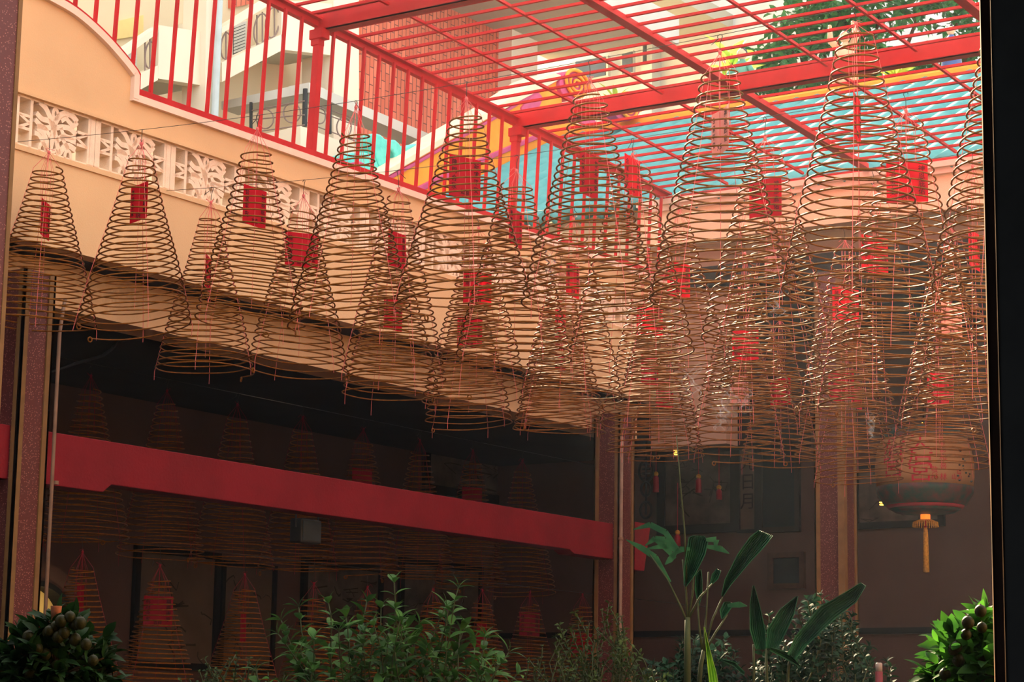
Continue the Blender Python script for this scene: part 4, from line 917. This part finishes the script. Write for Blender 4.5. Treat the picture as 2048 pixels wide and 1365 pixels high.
for q in ([(1357, 1100), (1330, 1065), (1300, 1050), (1266, 1060)], [(1355, 1102), (1330, 1080), (1310, 1078), (1290, 1092)], [(1358, 1105), (1330, 1092), (1290, 1099)], [(1350, 1118), (1320, 1085), (1302, 1078)], [(1340, 1165), (1310, 1115), (1280, 1095), (1252, 1080)], [(1415, 1094), (1440, 1098), (1458, 1108)], [(1412, 1080), (1432, 1080), (1430, 1100)], [(1455, 1212), (1478, 1210), (1494, 1213)], [(1352, 1105), (1340, 1120), (1330, 1130)], [(1380, 1098), (1360, 1100), (1345, 1112)]):
    b = MB(); P = [pl_(x, y_) for x, y_ in q]; n = len(P); nn = RT
    for i in range(n-1):
        w0 = .016*math.sin(PI*(i+.6)/(n+.2)); w1 = .016*math.sin(PI*(i+1.6)/(n+.2)) if i < n-2 else .002
        t = (P[i+1]-P[i]).normalized(); sd = t.cross(FWD).normalized(); b.prism([P[i]+sd*w0, P[i+1]+sd*w1, P[i+1]-sd*w1, P[i]-sd*w0], (.0, .003, 0))
    b.build('leaflet', 'palm', pmr)
# young fan palm right of it
c1 = at_depth(1530, 1420, 11.9); pm0 = pmr; pmr = potted('potted_palm', (c1.x, c1.y, 0), 'low fan palm with ribbed split leaves below the small brown framed painting', 'palm', .5, .3); org = V((c1.x, c1.y, 0)); PD = 11.9
for q in ([(1505, 1420), (1508, 1340), (1507, 1290)], [(1575, 1420), (1576, 1350), (1580, 1310)], [(1535, 1420), (1534, 1360), (1532, 1298)]): stalk(q, .009, .006)
a_ = pl_(1530, 1415); MB().tube([V((a_.x, a_.y, .45)), a_], .016, 8).build('trunk', 'stem', pmr, True)
blade([(1512, 1300), (1500, 1260), (1500, 1210), (1506, 1172)], [(1532, 1300), (1530, 1260), (1520, 1215), (1508, 1172)], 0, .03, pleats=7)
blade([(1532, 1298), (1535, 1260), (1560, 1220), (1592, 1194)], [(1556, 1296), (1572, 1265), (1588, 1230), (1596, 1193)], 0, .04, pleats=8)
blade([(1575, 1310), (1590, 1275), (1640, 1215), (1690, 1186), (1722, 1166)], [(1590, 1320), (1615, 1290), (1670, 1238), (1712, 1205), (1732, 1172)], -.1, .05, pleats=8)
blade([(1540, 1295), (1580, 1308), (1602, 1335)], [(1540, 1302), (1570, 1318), (1602, 1336)], -.1, .02, pleats=3)
blade([(1490, 1345), (1470, 1325), (1432, 1316)], [(1488, 1352), (1465, 1332), (1432, 1317)], -.1, .02, pleats=3)
blade([(1425, 1420), (1416, 1340), (1412, 1290), (1408, 1255)], [(1445, 1420), (1432, 1345), (1418, 1295), (1409, 1255)], -.6, .01, 'leaf_blade', 'ygreen', 3)
# kumquat trees
def kumquat(cx, top, d, label, seed, wpx, n, fruits, hpx, lm='citrus'):
    rnd = random.Random(seed); c = at_depth(cx, 1400, d); r = potted('kumquat_tree', (c.x, c.y, 0), label, 'kumquat tree', .5, .26); org = V((c.x, c.y, 0)); b = MB(); st = MB()
    ctr = at_depth(cx, top+hpx, d)-org; R = wpx*mpp(ctr+org); Hh = hpx*mpp(ctr+org)
    st.tube([(0, 0, .42), (.02, .01, 1.0), (0, 0, ctr.z)], [.03, .022, .012], 8)
    for i in range(n):
        a = rnd.uniform(0, 2*PI); e = math.asin(rnd.uniform(-.9, 1)); k = rnd.uniform(.55, 1.0)
        p = ctr+V((math.cos(a)*math.cos(e)*R, math.sin(a)*math.cos(e)*R, math.sin(e)*Hh))*k; dd_ = (p-ctr+V((rnd.gauss(0, .1), rnd.gauss(0, .1), .05))).normalized()
        if i % 4 == 0: st.tube([ctr*1.0, p], [.006, .003], 4)
        for q in range(3): b.leaf(p, dd_+V((rnd.gauss(0, .7), rnd.gauss(0, .7), rnd.gauss(0, .6))), (rnd.gauss(0, .5), rnd.gauss(0, .5), 1), rnd.uniform(.05, .085), rnd.uniform(.024, .036))
    b.build('foliage', lm, r, True); st.build('trunk', 'bark', r, True)
    fm = MB().ball((0, 0, 0), .0205, 16, (1, 1, 1.06)).ball((0, 0, .021), .004, 6).mesh('fruit', 'fruit', True)
    for px, py in fruits:
        o_ = bpy.data.objects.new('fruit', fm); COL.objects.link(o_); o_.parent = r; o_.location = at_depth(px, py, d-R*.78+rnd.uniform(0, .03))-org; o_.scale = [rnd.uniform(.9, 1.12)*(d/7.9)]*3
    return r
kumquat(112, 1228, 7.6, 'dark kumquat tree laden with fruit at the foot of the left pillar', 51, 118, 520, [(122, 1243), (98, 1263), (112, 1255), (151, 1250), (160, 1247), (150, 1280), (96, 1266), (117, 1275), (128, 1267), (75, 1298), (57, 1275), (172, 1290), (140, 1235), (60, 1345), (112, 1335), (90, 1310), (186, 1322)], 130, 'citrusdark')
kumquat(1985, 1235, 5.6, 'sunlit kumquat tree with round fruit beside the dark door frame', 52, 125, 420, [(1961, 1223), (1936, 1246), (1964, 1256), (1932, 1270), (1913, 1295), (1907, 1300), (1917, 1322), (1966, 1320), (1950, 1345), (1890, 1350)], 125)
bk = at_depth(112, 1226, 7.55)
o = MB().lathe([(.014, -.035), (.019, .02), (.019, .022), (.012, .022)], seg=14).build('terracotta_cup', 'cotta', None, True); o.location = bk; tag(o, 'small terracotta cup standing in the top of the left kumquat tree', 'cup')
# red capped candle at the lower right
c = at_depth(1759, 1420, 11.2); rc_ = empty('tall_candle', (c.x, c.y, 0), 'tall red candle standing right of the low bush, near the bottom edge', 'candle'); tp = at_depth(1754, 1328, 11.2).z
MB().lathe([(.019, 0), (.019, tp-.04), (.012, tp-.035)], seg=16).build('shaft', 'candle', rc_, True); MB().lathe([(.017, tp-.04), (.017, tp), (.012, tp+.005)], seg=16).build('cap', 'iron', rc_, True)

# ------------------------------------------------------------------ smoke
rnd = random.Random(77)
for k, (px, py, d, s_) in enumerate([(1462, 850, 14.5, 1.0), (1490, 830, 14.5, .7), (1440, 870, 15, .8), (1552, 640, 12.5, .6), (1380, 800, 14, .8), (1740, 880, 15.5, .7), (1100, 560, 13, .7)]):
    b = MB(); c = at_depth(px, py, d)
    for q in range(4):
        p = V((rnd.uniform(-.02, .02), rnd.uniform(-.03, .03), rnd.uniform(0, .03)))*s_; P = []; a = rnd.uniform(0, 6); da = rnd.choice((-1, 1))*rnd.uniform(.25, .5)
        for i in range(40):
            a += da*(1-.5*i/40)+rnd.gauss(0, .18); p = p+V((math.cos(a)*.009, math.sin(a)*.009, .0045+.005*i/40))*s_; P.append(p.copy())
        b.tube(P, [.0055*s_*math.sin(PI*(i+.5)/40)+.0008 for i in range(40)], 6)
    o = b.build('smoke', 'smoke', None, True); o.location = c; tag(o, 'pale curling wisp of incense smoke among the golden coils', 'smoke', 'smoke wisps from the burning coils', 'stuff')

def haze(name, lo, hi, dens, colr, label):
    mt = bpy.data.materials.new(name); mt.use_nodes = True; nt = mt.node_tree; nt.nodes.remove(nt.nodes['Principled BSDF'])
    v = nt.nodes.new('ShaderNodeVolumeScatter'); v.inputs['Color'].default_value = colr; v.inputs['Density'].default_value = dens; v.inputs['Anisotropy'].default_value = .35
    nt.links.new(v.outputs[0], nt.nodes['Material Output'].inputs['Volume'])
    o_ = MB().box(lo, hi).build(name, mt); tag(o_, label, 'haze', None, 'stuff'); return o_
HAZE = .0011
haze('haze', (-10.7, 4.4, .05), (2.4, 18.6, 5.9), HAZE, (.70, .84, 1.0, 1), 'thin bluish incense haze filling the courtyard under the cage')

# ------------------------------------------------------------------ light
w = bpy.data.worlds.new('sky'); SC.world = w; w.use_nodes = True; nt = w.node_tree
bg = nt.nodes['Background']; bg.inputs['Color'].default_value = (1.0, .97, .92, 1); bg.inputs['Strength'].default_value = 2.25
SAZ, SEL = math.radians(48), math.radians(33)
sd = V((-math.sin(SAZ)*math.cos(SEL), math.cos(SAZ)*math.cos(SEL), math.sin(SEL)))
sl = bpy.data.lights.new('sun', 'SUN'); sl.energy = 36.0; sl.color = (1, .78, .48); sl.angle = math.radians(.6)
so = bpy.data.objects.new('sun', sl); COL.objects.link(so); so.rotation_euler = sd.to_track_quat('Z', 'Y').to_euler()
hl_ = bpy.data.lights.new('added_hall_fill', 'POINT'); hl_.energy = 14; hl_.color = (.75, .88, 1); hl_.shadow_soft_size = .3  # added fill behind the viewer to lift the dark door frame
ho = bpy.data.objects.new('added_hall_fill', hl_); COL.objects.link(ho); ho.location = (2.5, -3.5, 3.6)
SC.view_settings.view_transform = 'Standard'; SC.view_settings.look = 'None'; SC.view_settings.exposure = 0.0; SC.view_settings.gamma = 1.0; SC.view_settings.use_curve_mapping = False
try:
    SC.cycles.use_denoising = True; SC.cycles.max_bounces = 8; SC.cycles.diffuse_bounces = 4; SC.cycles.transparent_max_bounces = 12; SC.cycles.volume_bounces = 1
except Exception: pass
